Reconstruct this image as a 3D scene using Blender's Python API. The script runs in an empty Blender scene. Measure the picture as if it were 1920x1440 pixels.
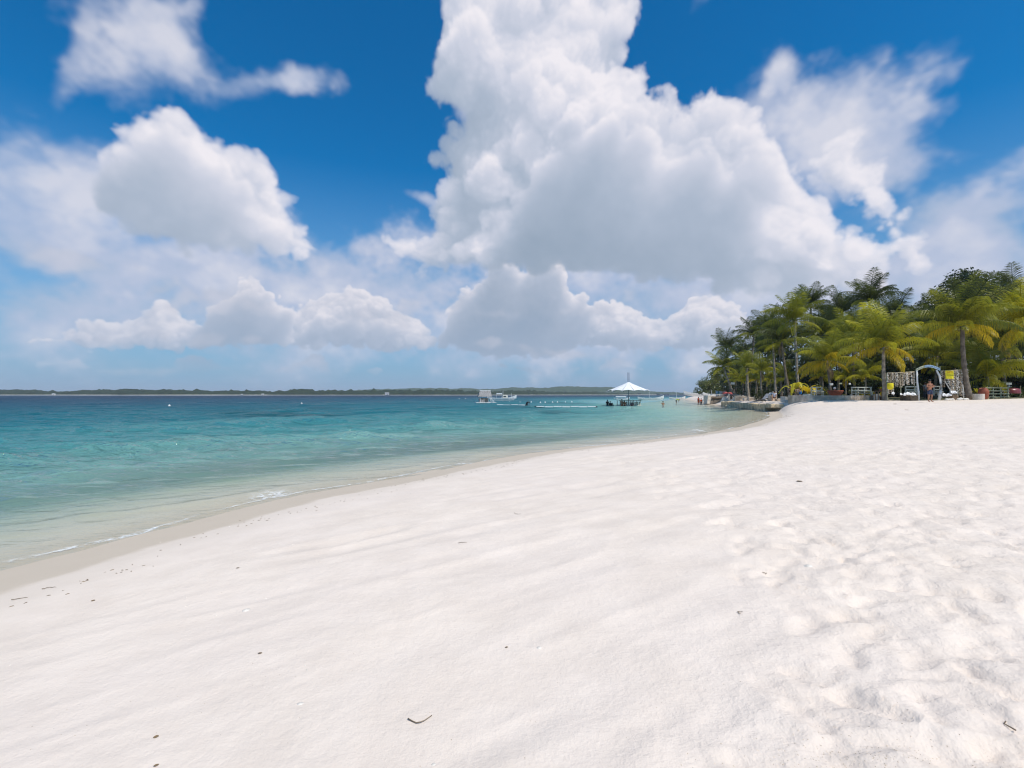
import bpy, bmesh, math, random
import numpy as np
from mathutils import Vector, Matrix, Euler

R = math.radians
scene = bpy.context.scene
col = scene.collection

# ------------------------------------------------------------------ camera, exposure, sun
CAM_Z = 1.8
cam_data = bpy.data.cameras.new('camera')
cam = bpy.data.objects.new('camera', cam_data)
col.objects.link(cam)
cam_data.sensor_width = 36.0
cam_data.lens = 16.875
cam_data.clip_start = 0.05
cam_data.clip_end = 20000.0
cam.location = (0.0, 0.0, CAM_Z)
cam.rotation_euler = (R(91.24), 0.0, 0.0)
scene.camera = cam
scene.view_settings.view_transform = 'Standard'
scene.view_settings.look = 'None'
scene.view_settings.exposure = 0.0
scene.view_settings.gamma = 1.0
scene.view_settings.use_curve_mapping = False
scene.render.engine = 'CYCLES'
scene.cycles.max_bounces = 6
scene.cycles.transparent_max_bounces = 10
scene.cycles.use_denoising = True
scene.cycles.filter_width = 1.2
scene.cycles.caustics_reflective = False
scene.cycles.caustics_refractive = False

SUN_AZ, SUN_EL = 138.0, 58.0          # degrees: azimuth to the right of the view axis, elevation
sun_data = bpy.data.lights.new('sun', 'SUN')
sun_data.energy = 4.1
sun_data.angle = R(0.53)
sun_data.color = (1.0, 0.94, 0.86)
sun = bpy.data.objects.new('sun', sun_data)
col.objects.link(sun)
sun_dir = Vector((math.sin(R(SUN_AZ)) * math.cos(R(SUN_EL)), math.cos(R(SUN_AZ)) * math.cos(R(SUN_EL)), math.sin(R(SUN_EL))))
sun.rotation_euler = (-sun_dir).to_track_quat('-Z', 'Y').to_euler()
sun.location = sun_dir * 100

# ------------------------------------------------------------------ a small expression helper for shader nodes
class S:
    """A shader socket with arithmetic."""
    def __init__(s, nt, sock): s.nt, s.k = nt, sock
    def m(s, op, *a, clamp=False):
        n = s.nt.nodes.new('ShaderNodeMath'); n.operation = op; n.use_clamp = clamp
        for i, v in enumerate((s,) + a):
            if isinstance(v, S): s.nt.links.new(v.k, n.inputs[i])
            else: n.inputs[i].default_value = v
        return S(s.nt, n.outputs[0])
    def __add__(s, o): return s.m('ADD', o)
    __radd__ = __add__
    def __mul__(s, o): return s.m('MULTIPLY', o)
    __rmul__ = __mul__
    def __sub__(s, o): return s.m('SUBTRACT', o)
    def __rsub__(s, o): return (s * -1.0) + o
    def __truediv__(s, o): return s.m('DIVIDE', o)
    def __neg__(s): return s * -1.0
    def sat(s): return s.m('ADD', 0.0, clamp=True)
    def step(s, a, b, lo=0.0, hi=1.0, kind='SMOOTHSTEP'):
        n = s.nt.nodes.new('ShaderNodeMapRange'); n.interpolation_type = kind
        s.nt.links.new(s.k, n.inputs[0])
        for i, v in zip((1, 2, 3, 4), (a, b, lo, hi)):
            n.inputs[i].default_value = v
        return S(s.nt, n.outputs[0])
def vec(nt, x, y, z=0.0):
    n = nt.nodes.new('ShaderNodeCombineXYZ')
    for i, v in enumerate((x, y, z)):
        if isinstance(v, S): nt.links.new(v.k, n.inputs[i])
        else: n.inputs[i].default_value = v
    return n.outputs[0]
def noise(nt, v, scale, detail=4.0, rough=0.55, dist=0.0, lac=2.0, out=0):
    n = nt.nodes.new('ShaderNodeTexNoise')
    n.inputs['Scale'].default_value = scale; n.inputs['Detail'].default_value = detail
    n.inputs['Roughness'].default_value = rough; n.inputs['Distortion'].default_value = dist
    n.inputs['Lacunarity'].default_value = lac
    if v is not None: nt.links.new(v, n.inputs['Vector'])
    return S(nt, n.outputs[out])
def voro(nt, v, scale, detail=0.0, rough=0.5, feature='SMOOTH_F1', smooth=0.4):
    n = nt.nodes.new('ShaderNodeTexVoronoi'); n.feature = feature
    n.inputs['Scale'].default_value = scale; n.inputs['Detail'].default_value = detail
    n.inputs['Roughness'].default_value = rough
    if feature == 'SMOOTH_F1': n.inputs['Smoothness'].default_value = smooth
    if v is not None: nt.links.new(v, n.inputs['Vector'])
    return S(nt, n.outputs['Distance'])
def mixc(nt, f, a, b):
    n = nt.nodes.new('ShaderNodeMix'); n.data_type = 'RGBA'
    for i, v in ((0, f), (6, a), (7, b)):
        if isinstance(v, S): nt.links.new(v.k, n.inputs[i])
        elif i == 0: n.inputs[0].default_value = v
        else: n.inputs[i].default_value = (*v[:3], 1.0)
    return S(nt, n.outputs[2])

# ------------------------------------------------------------------ sky: Nishita air with cumulus, in azimuth / elevation degrees
TOWER = [(-9.8,18.3), (-9.4,24.4), (-9.1,27.9), (-7.4,29.8), (-9.7,31.4), (-9.9,35.4), (-9.5,38.7), (-9.1,42.5), (16.1,41.7), (17.1,38.6), (15.5,36.5), (14.2,35.6), (13.9,30.5), (10.2,24.3), (2.6,16.2), (-5.1,16.1)]
RIDGE = [(-8.3,14.8), (-6.4,18.4), (-3.8,21.3), (0.0,24.1), (2.6,28.3), (2.6,31.5), (5.5,32.6), (8.6,33.3), (10.2,34.9), (12.7,35.8), (15.2,35.2), (16.2,32.5), (17.5,31.9), (19.0,31.8), (19.8,30.0), (20.9,30.5), (23.4,30.2), (24.3,28.7), (26.1,27.5), (27.6,26.5), (28.3,25.0), (30.8,23.0), (32.6,20.9), (35.2,18.2), (37.3,15.9), (38.8,12.7), (39.6,9.7), (31.1,9.7), (20.8,11.5), (8.9,13.6)]
CREST = [(31.2,20.5), (32.4,22.6), (33.3,24.7), (34.9,24.6), (36.2,23.0), (37.8,21.3), (39.0,18.7), (39.7,16.8), (40.1,14.4), (41.5,13.5), (42.0,11.7), (41.4,10.2), (39.2,11.7), (37.3,14.9), (34.8,17.8)]
TAIL = [(-16.5,17.2), (-15.9,18.0), (-12.6,18.7), (-10.1,18.3), (-6.4,19.0), (-3.8,17.9), (-3.8,14.3), (-8.9,14.2), (-13.8,15.0), (-16.2,16.1)]
DOME = [(-41.9,17.6), (-41.5,20.1), (-40.3,21.1), (-38.4,23.3), (-37.6,24.4), (-35.3,25.4), (-33.8,25.5), (-32.2,24.5), (-29.8,24.0), (-27.8,24.6), (-27.1,23.2), (-26.3,21.4), (-24.7,19.7), (-23.0,17.9), (-21.3,15.7), (-20.8,14.3), (-25.1,14.1), (-29.7,13.7), (-33.0,14.1), (-36.4,14.7), (-39.1,15.3), (-41.5,15.2)]
BANK_A = [(-46.3,3.7), (-45.1,4.8), (-43.1,5.5), (-42.1,6.6), (-40.8,6.9), (-39.7,6.6), (-38.9,7.4), (-38.0,7.7), (-37.4,8.6), (-36.4,9.1), (-35.1,8.5), (-33.3,7.4), (-32.4,5.3), (-34.6,4.1), (-40.2,3.8)]
BANK_B = [(-34.6,4.4), (-32.9,8.0), (-32.0,9.1), (-30.6,10.6), (-29.4,11.9), (-27.9,11.7), (-26.9,10.6), (-25.1,9.4), (-24.0,7.5), (-24.3,5.2), (-28.1,4.7)]
BANK_C = [(-26.1,4.8), (-24.8,8.6), (-23.0,10.3), (-21.1,11.4), (-18.8,12.5), (-16.5,11.6), (-14.7,10.5), (-12.3,9.6), (-10.1,8.4), (-8.9,6.2), (-10.1,4.9), (-19.6,4.8)]
BANK_D = [(-8.5,5.3), (-8.1,8.7), (-7.3,11.4), (-5.1,12.8), (-3.5,14.2), (-2.6,16.3), (-1.2,16.8), (0.3,15.3), (2.6,15.3), (3.2,16.4), (4.6,16.7), (6.1,15.6), (6.8,14.0), (7.1,12.5), (8.9,11.5), (10.7,9.3), (10.1,6.2), (5.1,4.0), (-2.5,4.2)]
BANK_E = [(6.4,5.7), (8.2,10.3), (10.4,11.1), (12.9,11.0), (15.3,9.7), (17.6,9.0), (20.2,10.6), (23.0,11.1), (25.4,9.7), (27.6,7.3), (28.1,5.3), (20.7,4.5), (11.9,4.9)]
SMALL_A = [(-45.3,2.2), (-45.0,3.0), (-43.4,3.3), (-41.7,3.0), (-40.2,2.4), (-35.4,2.6), (-35.0,3.9), (-33.7,4.4), (-32.4,3.8), (-30.5,2.7), (-26.1,2.8), (-24.0,3.9), (-21.8,4.5), (-20.2,3.0), (-16.7,2.8), (-16.1,3.6), (-15.2,3.4), (-14.9,2.4), (-36.3,1.9), (-45.0,1.8)]
SMALL_B = [(-3.8,3.0), (-1.9,3.8), (0.6,3.5), (2.5,3.0), (10.1,3.1), (11.3,3.8), (13.8,3.6), (14.9,3.0), (20.7,3.2), (22.4,4.0), (26.1,3.6), (27.1,2.8), (14.9,2.6), (2.5,2.5)]
VEILS = [(-38.4,12.3,18.4,3.8,9,0.75), (-31.1,14.5,13.3,2.6,8,0.5), (42.5,14.3,9.2,5.8,-12,0.85), (38.1,19.9,4.9,3.6,-14,0.6), (43.2,9.2,10.3,3.6,-8,0.6), (-10.7,12.9,11.8,4.8,2,0.75), (-19.7,11.3,13.7,4.1,4,0.7), (-44.1,6.4,8.6,2.3,6,0.5), (-27.1,5.6,45.6,5.1,3,0.55), (-38.4,8.9,16.7,3.9,7,0.6), (31.0,5.4,32.8,6.5,-3,0.7), (-19.1,10.7,13.8,3.5,4,0.6), (-43.9,14.4,8.9,5.6,13,0.5), (17.9,10.8,28.9,4.1,-3,0.75), (-3.8,16.7,14.0,2.9,1,0.7), (-36.7,31.6,4.8,4.2,18,0.9), (-35.4,28.4,5.4,2.9,17,0.75), (-30.8,27.5,4.9,1.1,24,0.4), (-25.0,29.7,4.2,1.5,19,0.8), (-27.4,28.6,3.7,1.1,12,0.6), (-42.4,29.1,0.9,4.0,-4,0.5), (-41.2,27.7,1.2,1.9,20,0.4), (-32.8,34.4,1.4,1.0,37,0.55), (-8.3,31.2,1.6,2.8,24,0.7), (29.7,31.2,1.5,1.4,-14,0.95), (-11.1,20.9,3.0,0.7,-2,0.85), (30.3,26.8,2.2,1.6,-13,0.6), (28.4,28.5,4.1,3.1,-13,0.6), (34.0,26.7,6.4,3.0,-15,0.75), (37.4,23.2,2.9,3.9,-15,0.8), (35.7,20.5,7.8,5.5,-13,0.9), (31.2,22.9,5.8,3.8,-12,0.7), (42.9,15.6,6.0,3.1,-14,0.75), (45.2,12.0,5.5,4.8,-12,0.8), (46.5,15.5,1.9,2.1,-15,0.5), (22.7,37.3,2.2,1.0,19,0.35), (-41.5,15.9,3.0,2.7,13,0.6), (-43.9,12.3,6.1,2.7,11,0.6), (-34.3,12.2,14.6,3.0,8,0.8), (-20.8,14.0,7.9,3.1,5,0.85), (-41.2,19.9,2.3,1.7,46,0.5), (-46.5,13.8,6.3,6.7,14,0.55), (5.7,14.9,19.0,3.6,-1,0.8), (26.1,10.2,18.1,5.0,-5,0.75), (39.5,8.8,11.5,4.3,-7,0.8), (-36.3,6.1,17.5,3.6,4,0.55), (2.6,6.3,26.7,3.8,0,0.5), (-43.8,8.2,6.1,1.8,8,0.35), (-16.2,16.7,2.4,1.1,5,0.7), (-16.2,16.7,1.8,1.1,5,0.3)]
SCRAPS = [(-42.9,12.7,2.6,0.9,8,0.75), (-36.2,10.9,1.1,0.6,8,0.6), (-31.5,10.5,3.3,1.3,12,0.75), (-38.4,7.2,1.3,0.7,6,0.55), (-35.5,7.7,1.3,0.8,5,0.6), (-15.3,9.6,2.3,1.0,11,0.7), (-27.9,6.8,0.9,0.5,4,0.6), (-31.0,6.9,1.2,0.5,4,0.5), (-1.9,8.8,3.2,0.7,0,0.4), (9.5,10.6,2.5,0.7,8,0.5), (-8.3,11.2,3.1,1.6,2,0.4), (-36.3,3.6,2.5,0.6,3,0.3), (3.2,4.7,5.1,0.6,0,0.6)]
LOWF = 0.42
CW, CH = 4096, 2048                      # equirectangular cloud field
STEP = 360.0 / CW
def spline_w(n, g, f):
    # interpolation matrix: n samples from g lattice points, f lattice cells per sample
    W = np.zeros((n, g), np.float32); x = np.arange(n) * f; i = np.floor(x).astype(int); t = x - i
    for k, w in enumerate(((1 - t) ** 3 / 6, (3 * t ** 3 - 6 * t ** 2 + 4) / 6, (-3 * t ** 3 + 3 * t ** 2 + 3 * t + 1) / 6, t ** 3 / 6)):
        W[np.arange(n), i + k] += w
    return W
def lattice3(shape, steps, wave, rng):
    # smooth random field of the given wavelength (degrees) on a grid of the given steps
    fs = [s / wave for s in steps]
    g = [int(n * f) + 5 for n, f in zip(shape, fs)]
    L = rng.standard_normal(g).astype(np.float32)
    A = np.tensordot(spline_w(shape[0], g[0], fs[0]), L, (1, 0))
    A = np.matmul(spline_w(shape[1], g[1], fs[1]), A)
    if len(shape) > 2: A = np.matmul(A, spline_w(shape[2], g[2], fs[2]).T)
    return A * 1.7
def lattice2(shape, steps, wave, rng):
    f = [s / wave for s in steps]; g = [int(n * q) + 5 for n, q in zip(shape, f)]
    L = rng.standard_normal(g).astype(np.float32)
    return spline_w(shape[0], g[0], f[0]) @ L @ spline_w(shape[1], g[1], f[1]).T * 1.7
def poly_dist(poly, A, E):
    # signed distance (degrees, inside positive) to a polygon
    P = np.array(poly, np.float32); d = np.full(A.shape, 1e9, np.float32); inside = np.zeros(A.shape, bool)
    for (x0, y0), (x1, y1) in zip(P, np.roll(P, -1, 0)):
        ex, ey = x1 - x0, y1 - y0
        t = np.clip(((A - x0) * ex + (E - y0) * ey) / (ex * ex + ey * ey + 1e-9), 0, 1)
        d = np.minimum(d, (A - x0 - t * ex) ** 2 + (E - y0 - t * ey) ** 2)
        if y0 != y1:
            inside ^= ((y0 > E) != (y1 > E)) & (A < (x1 - x0) * (E - y0) / (y1 - y0) + x0)
    d = np.sqrt(d)
    return np.where(inside, d, -d)
def volume(bodies, el0, el1, az0, az1, step, nz, dz, wave, amp, edge, sigma, seed, shear, flat, lsig, fall=0.6):
    """March light down and sight through a little density field: returns cover and brightness on an el x az grid."""
    rng = np.random.default_rng(seed)
    az = np.arange(az0, az1, step, dtype=np.float32); el = np.arange(el0, el1, step, dtype=np.float32)
    E, A = np.meshgrid(el, az, indexing='ij'); ne, na = E.shape
    wx = sum(lattice2((ne, na), (step, step), wave * m, rng) * wave * m * 0.16 for m in (1.0, 0.45))
    wy = sum(lattice2((ne, na), (step, step), wave * m, rng) * wave * m * 0.16 for m in (1.0, 0.45))
    zs = (np.arange(nz) - (nz - 1) / 2) * dz
    F = np.full((ne, na, nz), -9.0, np.float32)
    for poly, z0, thick, warp, npuff, r0, r1 in bodies:
        d = poly_dist(poly, A + wx * warp, E + wy * warp) - (r0 * 0.45 if npuff else 0.0)
        F = np.maximum(F, np.minimum(d, 1.6 * wave)[:, :, None] - np.maximum(np.abs(zs - z0)[None, None, :] - thick, 0) * 0.8)
        # round lobes crowding the outline
        ii, jj = np.nonzero((d > 0.0) & (d < r1 * 1.1)); i2, j2 = np.nonzero(d > 0.2); made = 0
        while npuff and made < npuff:
            face = made % 2; q = rng.integers(len(i2 if face else ii)); i, j = (i2[q], j2[q]) if face else (ii[q], jj[q]); made += 1
            r = min(r0 + (r1 - r0) * rng.random() ** 1.6, max(r0 * .7, d[i, j] * 0.9 + r0 * 0.75)); cz = z0 + rng.uniform(-1.0, 0.6) * (thick + r)
            if face: r *= 1.15; cz = z0 - thick - min(d[i, j], 1.6 * wave) * 1.25 + r * 0.35
            w_ = int((r + 1.3 * amp) / step) + 1; a_, b_, c_, e_ = max(i - w_, 0), min(i + w_ + 1, ne), max(j - w_, 0), min(j + w_ + 1, na)
            rr = np.sqrt(((E[a_:b_, c_:e_] - el[i]) ** 2 + (A[a_:b_, c_:e_] - az[j]) ** 2)[:, :, None] + (zs - cz)[None, None, :] ** 2)
            F[a_:b_, c_:e_] = np.maximum(F[a_:b_, c_:e_], r - rr)
    n = np.zeros_like(F); a = 1.0; w = wave
    while w > step * 1.6:
        q = lattice3((ne, na, nz), (step * 1.15, step, dz), w, rng)
        n += a * (np.abs(q) - 0.62 if a < 0.9 else q * LOWF)
        a *= fall; w *= 0.5
    F += amp * n
    rho = np.clip(F / edge, 0, 1); rho *= rho * (3 - 2 * rho)
    del n, F
    # sunlight: from the top row downwards, drifting left and towards the viewer
    tau = np.zeros((na, nz), np.float32); L = np.zeros_like(rho)
    sx, sz = shear
    i0 = np.arange(na) + sx; ia = np.clip(np.floor(i0).astype(int), 0, na - 1); ib = np.minimum(ia + 1, na - 1); fx = (i0 - np.floor(i0))[:, None].astype(np.float32)
    k0 = np.arange(nz) + sz; ka = np.clip(np.floor(k0).astype(int), 0, nz - 1); kb = np.minimum(ka + 1, nz - 1); fz = (k0 - np.floor(k0)).astype(np.float32)
    for r in range(ne - 1, -1, -1):
        t = tau[ia] * (1 - fx) + tau[ib] * fx
        tau = t[:, ka] * (1 - fz) + t[:, kb] * fz
        tau[2:-2] = tau[2:-2] * 0.40 + (tau[1:-3] + tau[3:-1]) * 0.2 + (tau[:-4] + tau[4:]) * 0.1
        h_ = rho[r] * (lsig * step * 0.5)
        tau = tau + h_
        L[r] = tau
        tau = tau + h_
    sun_l = 0.55 * np.exp(-L) + 0.45 * np.exp(-0.16 * L)
    # sight: front to back
    T = np.ones((ne, na), np.float32); B = np.zeros((ne, na), np.float32)
    for k in range(nz):
        ex = np.exp(-rho[:, :, k] * sigma * dz)
        B += T * (1 - ex) * (flat + (1 - flat) * sun_l[:, :, k])
        T *= ex
    cover = 1 - T
    mott = sum(a_ * lattice2((ne, na), (step * 1.2, step), w_, rng) for a_, w_ in ((1, wave), (.7, wave * .5), (.5, wave * .25), (.35, wave * .12)))
    return az, el, cover, B / np.maximum(cover, 1e-3) * (1 + 0.035 * mott)
def soft_veil(lumps, A, E, seed, amp=1.0, wave=5.0):
    rng = np.random.default_rng(seed); step = float(A[0, 1] - A[0, 0])
    n = np.zeros_like(A); a = 1.0; w = wave; tot = 0
    while w > 0.25:
        n += a * lattice2(A.shape, (step * 1.3, step), w, rng); tot += a; a *= 0.62; w *= 0.5
    wx = lattice2(A.shape, (step, step), 6.0, rng) * 1.4; wy = lattice2(A.shape, (step, step), 5.0, rng) * 1.0
    out = np.zeros_like(A)
    for cx, cy, rx, ry, rot, st in lumps:
        c, s_ = math.cos(R(rot)), math.sin(R(rot)); dx, dy = A + wx - cx, E + wy - cy
        d = np.hypot((dx * c + dy * s_) / rx, (dy * c - dx * s_) / ry)
        v = np.clip((1.3 - d + n * 0.26 * amp) / 1.15, 0, 1)
        out = 1 - (1 - out) * (1 - st * v * v * (3 - 2 * v))
    return out, n
def smooth(x, a, b):
    t = np.clip((x - a) / (b - a), 0, 1); return t * t * (3 - 2 * t)
def tone(b, stops):
    # brightness to cloud colour
    ps = [q[0] for q in stops]
    return np.stack([np.interp(b, ps, [q[1][i] for q in stops]) for i in range(3)], -1).astype(np.float32)
def paste(dst_shape, az, el, f, A0, E0):
    # resample a volume's grid onto the field's grid (bilinear)
    ny, nx = dst_shape
    ga = A0 + np.arange(nx) * STEP; ge = E0 + np.arange(ny) * STEP
    x = np.clip((ga - az[0]) / (az[1] - az[0]), 0, len(az) - 1.001); y = np.clip((ge - el[0]) / (el[1] - el[0]), 0, len(el) - 1.001)
    xi, yi = x.astype(int), y.astype(int); tx, ty = (x - xi)[None, :], (y - yi)[:, None]
    g = (f[yi][:, xi] * (1 - tx) + f[yi][:, xi + 1] * tx) * (1 - ty) + (f[yi + 1][:, xi] * (1 - tx) + f[yi + 1][:, xi + 1] * tx) * ty
    g = np.where(((ge < el[0]) | (ge > el[-1]))[:, None] | ((ga < az[0]) | (ga > az[-1]))[None, :], 0, g)
    return g.astype(np.float32)
def cloud_field():
    """Colour and cover of the clouds over the whole sky: RGBA, rows from nadir to zenith."""
    img = np.zeros((CH, CW, 4), np.float32)
    # everywhere: loose veil and scattered cloud, at coarse resolution
    rng = np.random.default_rng(5)
    n = sum(a * lattice2((CH // 8, CW // 8), (1.4, 1.0), w, rng) for a, w in ((1, 60), (.6, 28), (.4, 13), (.25, 6), (.16, 3), (.1, 1.6)))
    cov = smooth(n, 0.1, 1.5) * 0.7
    cov = np.repeat(np.repeat(cov, 8, 0), 8, 1)
    img[..., :3] = (0.60, 0.64, 0.75); img[..., 3] = cov
    # the sector the beach looks out on
    A0, A1, E0, E1 = -62.0, 62.0, -1.0, 50.0
    c0 = int((A0 + 180) / STEP); r0 = int((E0 + 90) / STEP); nx = int((A1 - A0) / STEP); ny = int((E1 - E0) / STEP)
    A0, E0 = c0 * STEP - 180.0, r0 * STEP - 90.0
    E, A = np.meshgrid(E0 + np.arange(ny) * STEP, A0 + np.arange(nx) * STEP, indexing='ij'); A = A.astype(np.float32); E = E.astype(np.float32)
    rgb = np.zeros((ny, nx, 3), np.float32); al = np.zeros((ny, nx), np.float32)
    def over(colour, alpha):
        nonlocal rgb, al
        a = np.clip(alpha, 0, 1)[..., None]
        rgb = colour * a + rgb * (1 - a); al = 1 - (1 - al) * (1 - a[..., 0])
    half = lambda f: np.repeat(np.repeat(f, 2, 0), 2, 1)[:ny, :nx]
    up2 = lambda f: (half(f) + np.roll(half(f), 1, 0) + np.roll(half(f), 1, 1) + np.roll(np.roll(half(f), 1, 0), 1, 1)) * 0.25
    veil, vn = (up2(q) for q in soft_veil(VEILS, A[::2, ::2], E[::2, ::2], 3))
    vc = tone(0.5 + 0.22 * vn - 0.006 * (20 - E), [(0.0, (0.42, 0.51, 0.66)), (0.5, (0.50, 0.56, 0.72)), (1.0, (0.70, 0.71, 0.80))])
    over(vc, veil * 0.95)
    st = 0.125
    az, el, cv, br = volume([(BANK_A, 1.2, 0.2, .8, 40, .5, 1.3), (BANK_B, -1.2, 0.2, .8, 30, .6, 1.6), (BANK_C, 0.6, 0.2, .8, 34, .6, 1.5), (BANK_D, -1.0, 0.4, .7, 46, .6, 1.8), (BANK_E, 1.0, 0.2, .8, 34, .5, 1.3), (SMALL_A, 0, 0, .7, 0, 1, 1), (SMALL_B, 0, 0, .7, 0, 1, 1)], 1.5, 18.0, -50.0, 50.0, 0.11, 14, 0.34, 1.3, 0.55, 0.30, 2.6, 23, (0.45, -0.2), 0.24, 1.3)
    cv, br = (paste((ny, nx), az, el, q, A0, E0) for q in (cv, br))
    lowc = tone(br, [(0.30, (0.30, 0.38, 0.50)), (0.55, (0.45, 0.51, 0.63)), (0.80, (0.66, 0.67, 0.76)), (0.96, (0.84, 0.81, 0.86))])
    hz = smooth(E, 13.0, 0.0)[..., None] * 0.5
    lowc = lowc * (1 - hz) + np.array((0.40, 0.50, 0.67), np.float32) * hz
    over(lowc, cv * smooth(E, 1.0, 5.0) * 0.95)
    scr, sn = (up2(q) for q in soft_veil(SCRAPS, A[::2, ::2], E[::2, ::2], 9, 1.3, 1.6))
    over(tone(0.5 + sn * 0.25, [(0, (0.42, 0.48, 0.60)), (1, (0.58, 0.60, 0.70))]), scr * 0.75)
    for bodies, e0, e1, a0, a1, seed in (([(TOWER, 4.5, 1.0, 1.0, 60, 1.6, 4.0), (RIDGE, -1.6, 0.6, .8, 150, 1.1, 3.2), (CREST, 1.5, 0.2, .6, 40, .7, 1.8), (TAIL, 1.0, .2, .8, 16, .6, 1.2)], 8.5, 47.0, -17.0, 46.0, 12),
                                        ([(DOME, 0.5, 1.0, .5, 70, 1.0, 2.6)], 12.0, 29.0, -48.0, -20.0, 14)):
        az, el, cv, br = volume(bodies, e0, e1, a0, a1, 0.125, 22 if len(bodies) > 1 else 14, 0.72, 3.6 if len(bodies) > 1 else 3.2, 1.2 if len(bodies) > 1 else 1.0, 0.75, 0.85, seed, (0.55, -0.10), 0.20, 0.44)
        cv, br = (paste((ny, nx), az, el, q, A0, E0) for q in (cv, br))
        over(tone(br, [(0.28, (0.29, 0.37, 0.48)), (0.50, (0.42, 0.49, 0.61)), (0.76, (0.62, 0.65, 0.76)), (0.96, (0.88, 0.85, 0.90))]), cv)
    w = np.minimum(smooth(A, A0, A0 + 11) * smooth(A, A0 + nx * STEP, A0 + nx * STEP - 11), smooth(E, E0 + ny * STEP, E0 + ny * STEP - 8))
    sl = img[r0:r0 + ny, c0:c0 + nx]
    rgb /= np.maximum(al, 1e-3)[..., None]
    a0 = sl[..., 3] * (1 - w); a1 = al * w; a = a0 + a1
    sl[..., :3] = (sl[..., :3] * a0[..., None] + rgb * a1[..., None]) / np.maximum(a, 1e-4)[..., None]
    sl[..., 3] = a
    img[:CH // 2, :, 3] *= 0.0
    return img
def build_sky():
    w = bpy.data.worlds.new('World'); scene.world = w; w.use_nodes = True
    nt = w.node_tree; nt.nodes.clear()
    sky = nt.nodes.new('ShaderNodeTexSky'); sky.sky_type = 'NISHITA'; sky.sun_disc = False
    sky.sun_elevation = R(SUN_EL); sky.sun_rotation = R(SUN_AZ)
    sky.air_density = 1.0; sky.dust_density = 0.5; sky.ozone_density = 3.0; sky.altitude = 0
    tc = nt.nodes.new('ShaderNodeTexCoord')
    sep = nt.nodes.new('ShaderNodeSeparateXYZ'); nt.links.new(tc.outputs['Generated'], sep.inputs[0])
    el = S(nt, sep.outputs[2]).m('ARCSINE') * 57.29578
    hsv = nt.nodes.new('ShaderNodeHueSaturation'); hsv.inputs['Saturation'].default_value = 1.3
    hsv.inputs['Hue'].default_value = 0.487
    nt.links.new(sky.outputs[0], hsv.inputs['Color'])
    tint = nt.nodes.new('ShaderNodeMix'); tint.data_type = 'RGBA'; tint.blend_type = 'MULTIPLY'; tint.inputs[0].default_value = 1.0
    nt.links.new(hsv.outputs[0], tint.inputs[6]); tint.inputs[7].default_value = (*SKY_TINT, 1)
    # the milky air low over the sea
    c = mixc(nt, el.step(0.0, 25.0, 1.0, 0.0, 'LINEAR').m('POWER', 1.25) * 0.97, S(nt, tint.outputs[2]), AIR_LOW)
    field = cloud_field()
    im = bpy.data.images.new('cloud_field', CW, CH, alpha=True, float_buffer=True)
    im.colorspace_settings.name = 'Non-Color'; im.alpha_mode = 'CHANNEL_PACKED'
    im.pixels.foreach_set(field.ravel())
    im.update(); im.pack()
    env = nt.nodes.new('ShaderNodeTexImage'); env.image = im; env.interpolation = 'Linear'
    az = S(nt, sep.outputs[0]).m('ARCTAN2', S(nt, sep.outputs[1])) * 57.29578
    nt.links.new(vec(nt, az / 360.0 + 0.5, el / 180.0 + 0.5), env.inputs[0])
    gain = nt.nodes.new('ShaderNodeMix'); gain.data_type = 'RGBA'; gain.blend_type = 'MULTIPLY'; gain.inputs[0].default_value = 1.0
    nt.links.new(env.outputs['Color'], gain.inputs[6]); gain.inputs[7].default_value = (10, 10, 10, 1)
    c = mixc(nt, S(nt, env.outputs['Alpha']), c, S(nt, gain.outputs[2]))
    bgn = nt.nodes.new('ShaderNodeBackground'); bgn.inputs['Strength'].default_value = 0.1
    nt.links.new(c.k, bgn.inputs['Color'])
    out = nt.nodes.new('ShaderNodeOutputWorld'); nt.links.new(bgn.outputs[0], out.inputs[0])
    w.cycles.sampling_method = 'MANUAL'; w.cycles.sample_map_resolution = 512
SKY_TINT = (0.15, 0.97, 1.30)
AIR_LOW = (2.9, 4.15, 6.1)
build_sky()

# ------------------------------------------------------------------ builders
MATS = {}
def new_mat(name):
    m = bpy.data.materials.new(name); m.use_nodes = True
    nt = m.node_tree
    return m, nt, nt.nodes['Principled BSDF']
def mat(name, rgb, rough=0.7, var=0.12, scale=6.0, bump=0.0, bscale=30.0, spec=0.3, metal=0.0, stain=None, emis=None):
    """Principled material with procedural mottling, optional stain colour and fine bump."""
    if name in MATS: return MATS[name]
    m, nt, p = new_mat(name)
    tc = nt.nodes.new('ShaderNodeTexCoord'); o = tc.outputs['Object']
    n = noise(nt, o, scale, 5.0, 0.6)
    lo = [max(0, c * (1 - var * 1.6)) for c in rgb]; hi = [min(1, c * (1 + var)) for c in rgb]
    c = mixc(nt, n.step(0.3, 0.7), lo, hi)
    if stain:
        c = mixc(nt, noise(nt, o, scale * 0.45, 6.0, 0.65).step(0.5, 0.72) * 0.7, c, stain)
    nt.links.new(c.k, p.inputs['Base Color'])
    p.inputs['Roughness'].default_value = rough; p.inputs['Metallic'].default_value = metal
    p.inputs['Specular IOR Level'].default_value = spec
    if bump:
        b = nt.nodes.new('ShaderNodeBump'); b.inputs['Strength'].default_value = bump; b.inputs['Distance'].default_value = 0.05
        nt.links.new(noise(nt, o, bscale, 6.0, 0.6).k, b.inputs['Height']); nt.links.new(b.outputs[0], p.inputs['Normal'])
    MATS[name] = m
    return m
ORD = 'first second third fourth fifth sixth seventh eighth ninth tenth eleventh twelfth thirteenth fourteenth fifteenth sixteenth seventeenth eighteenth nineteenth twentieth'.split()
ORD += ['twenty-' + w for w in ORD[:9]]
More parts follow.
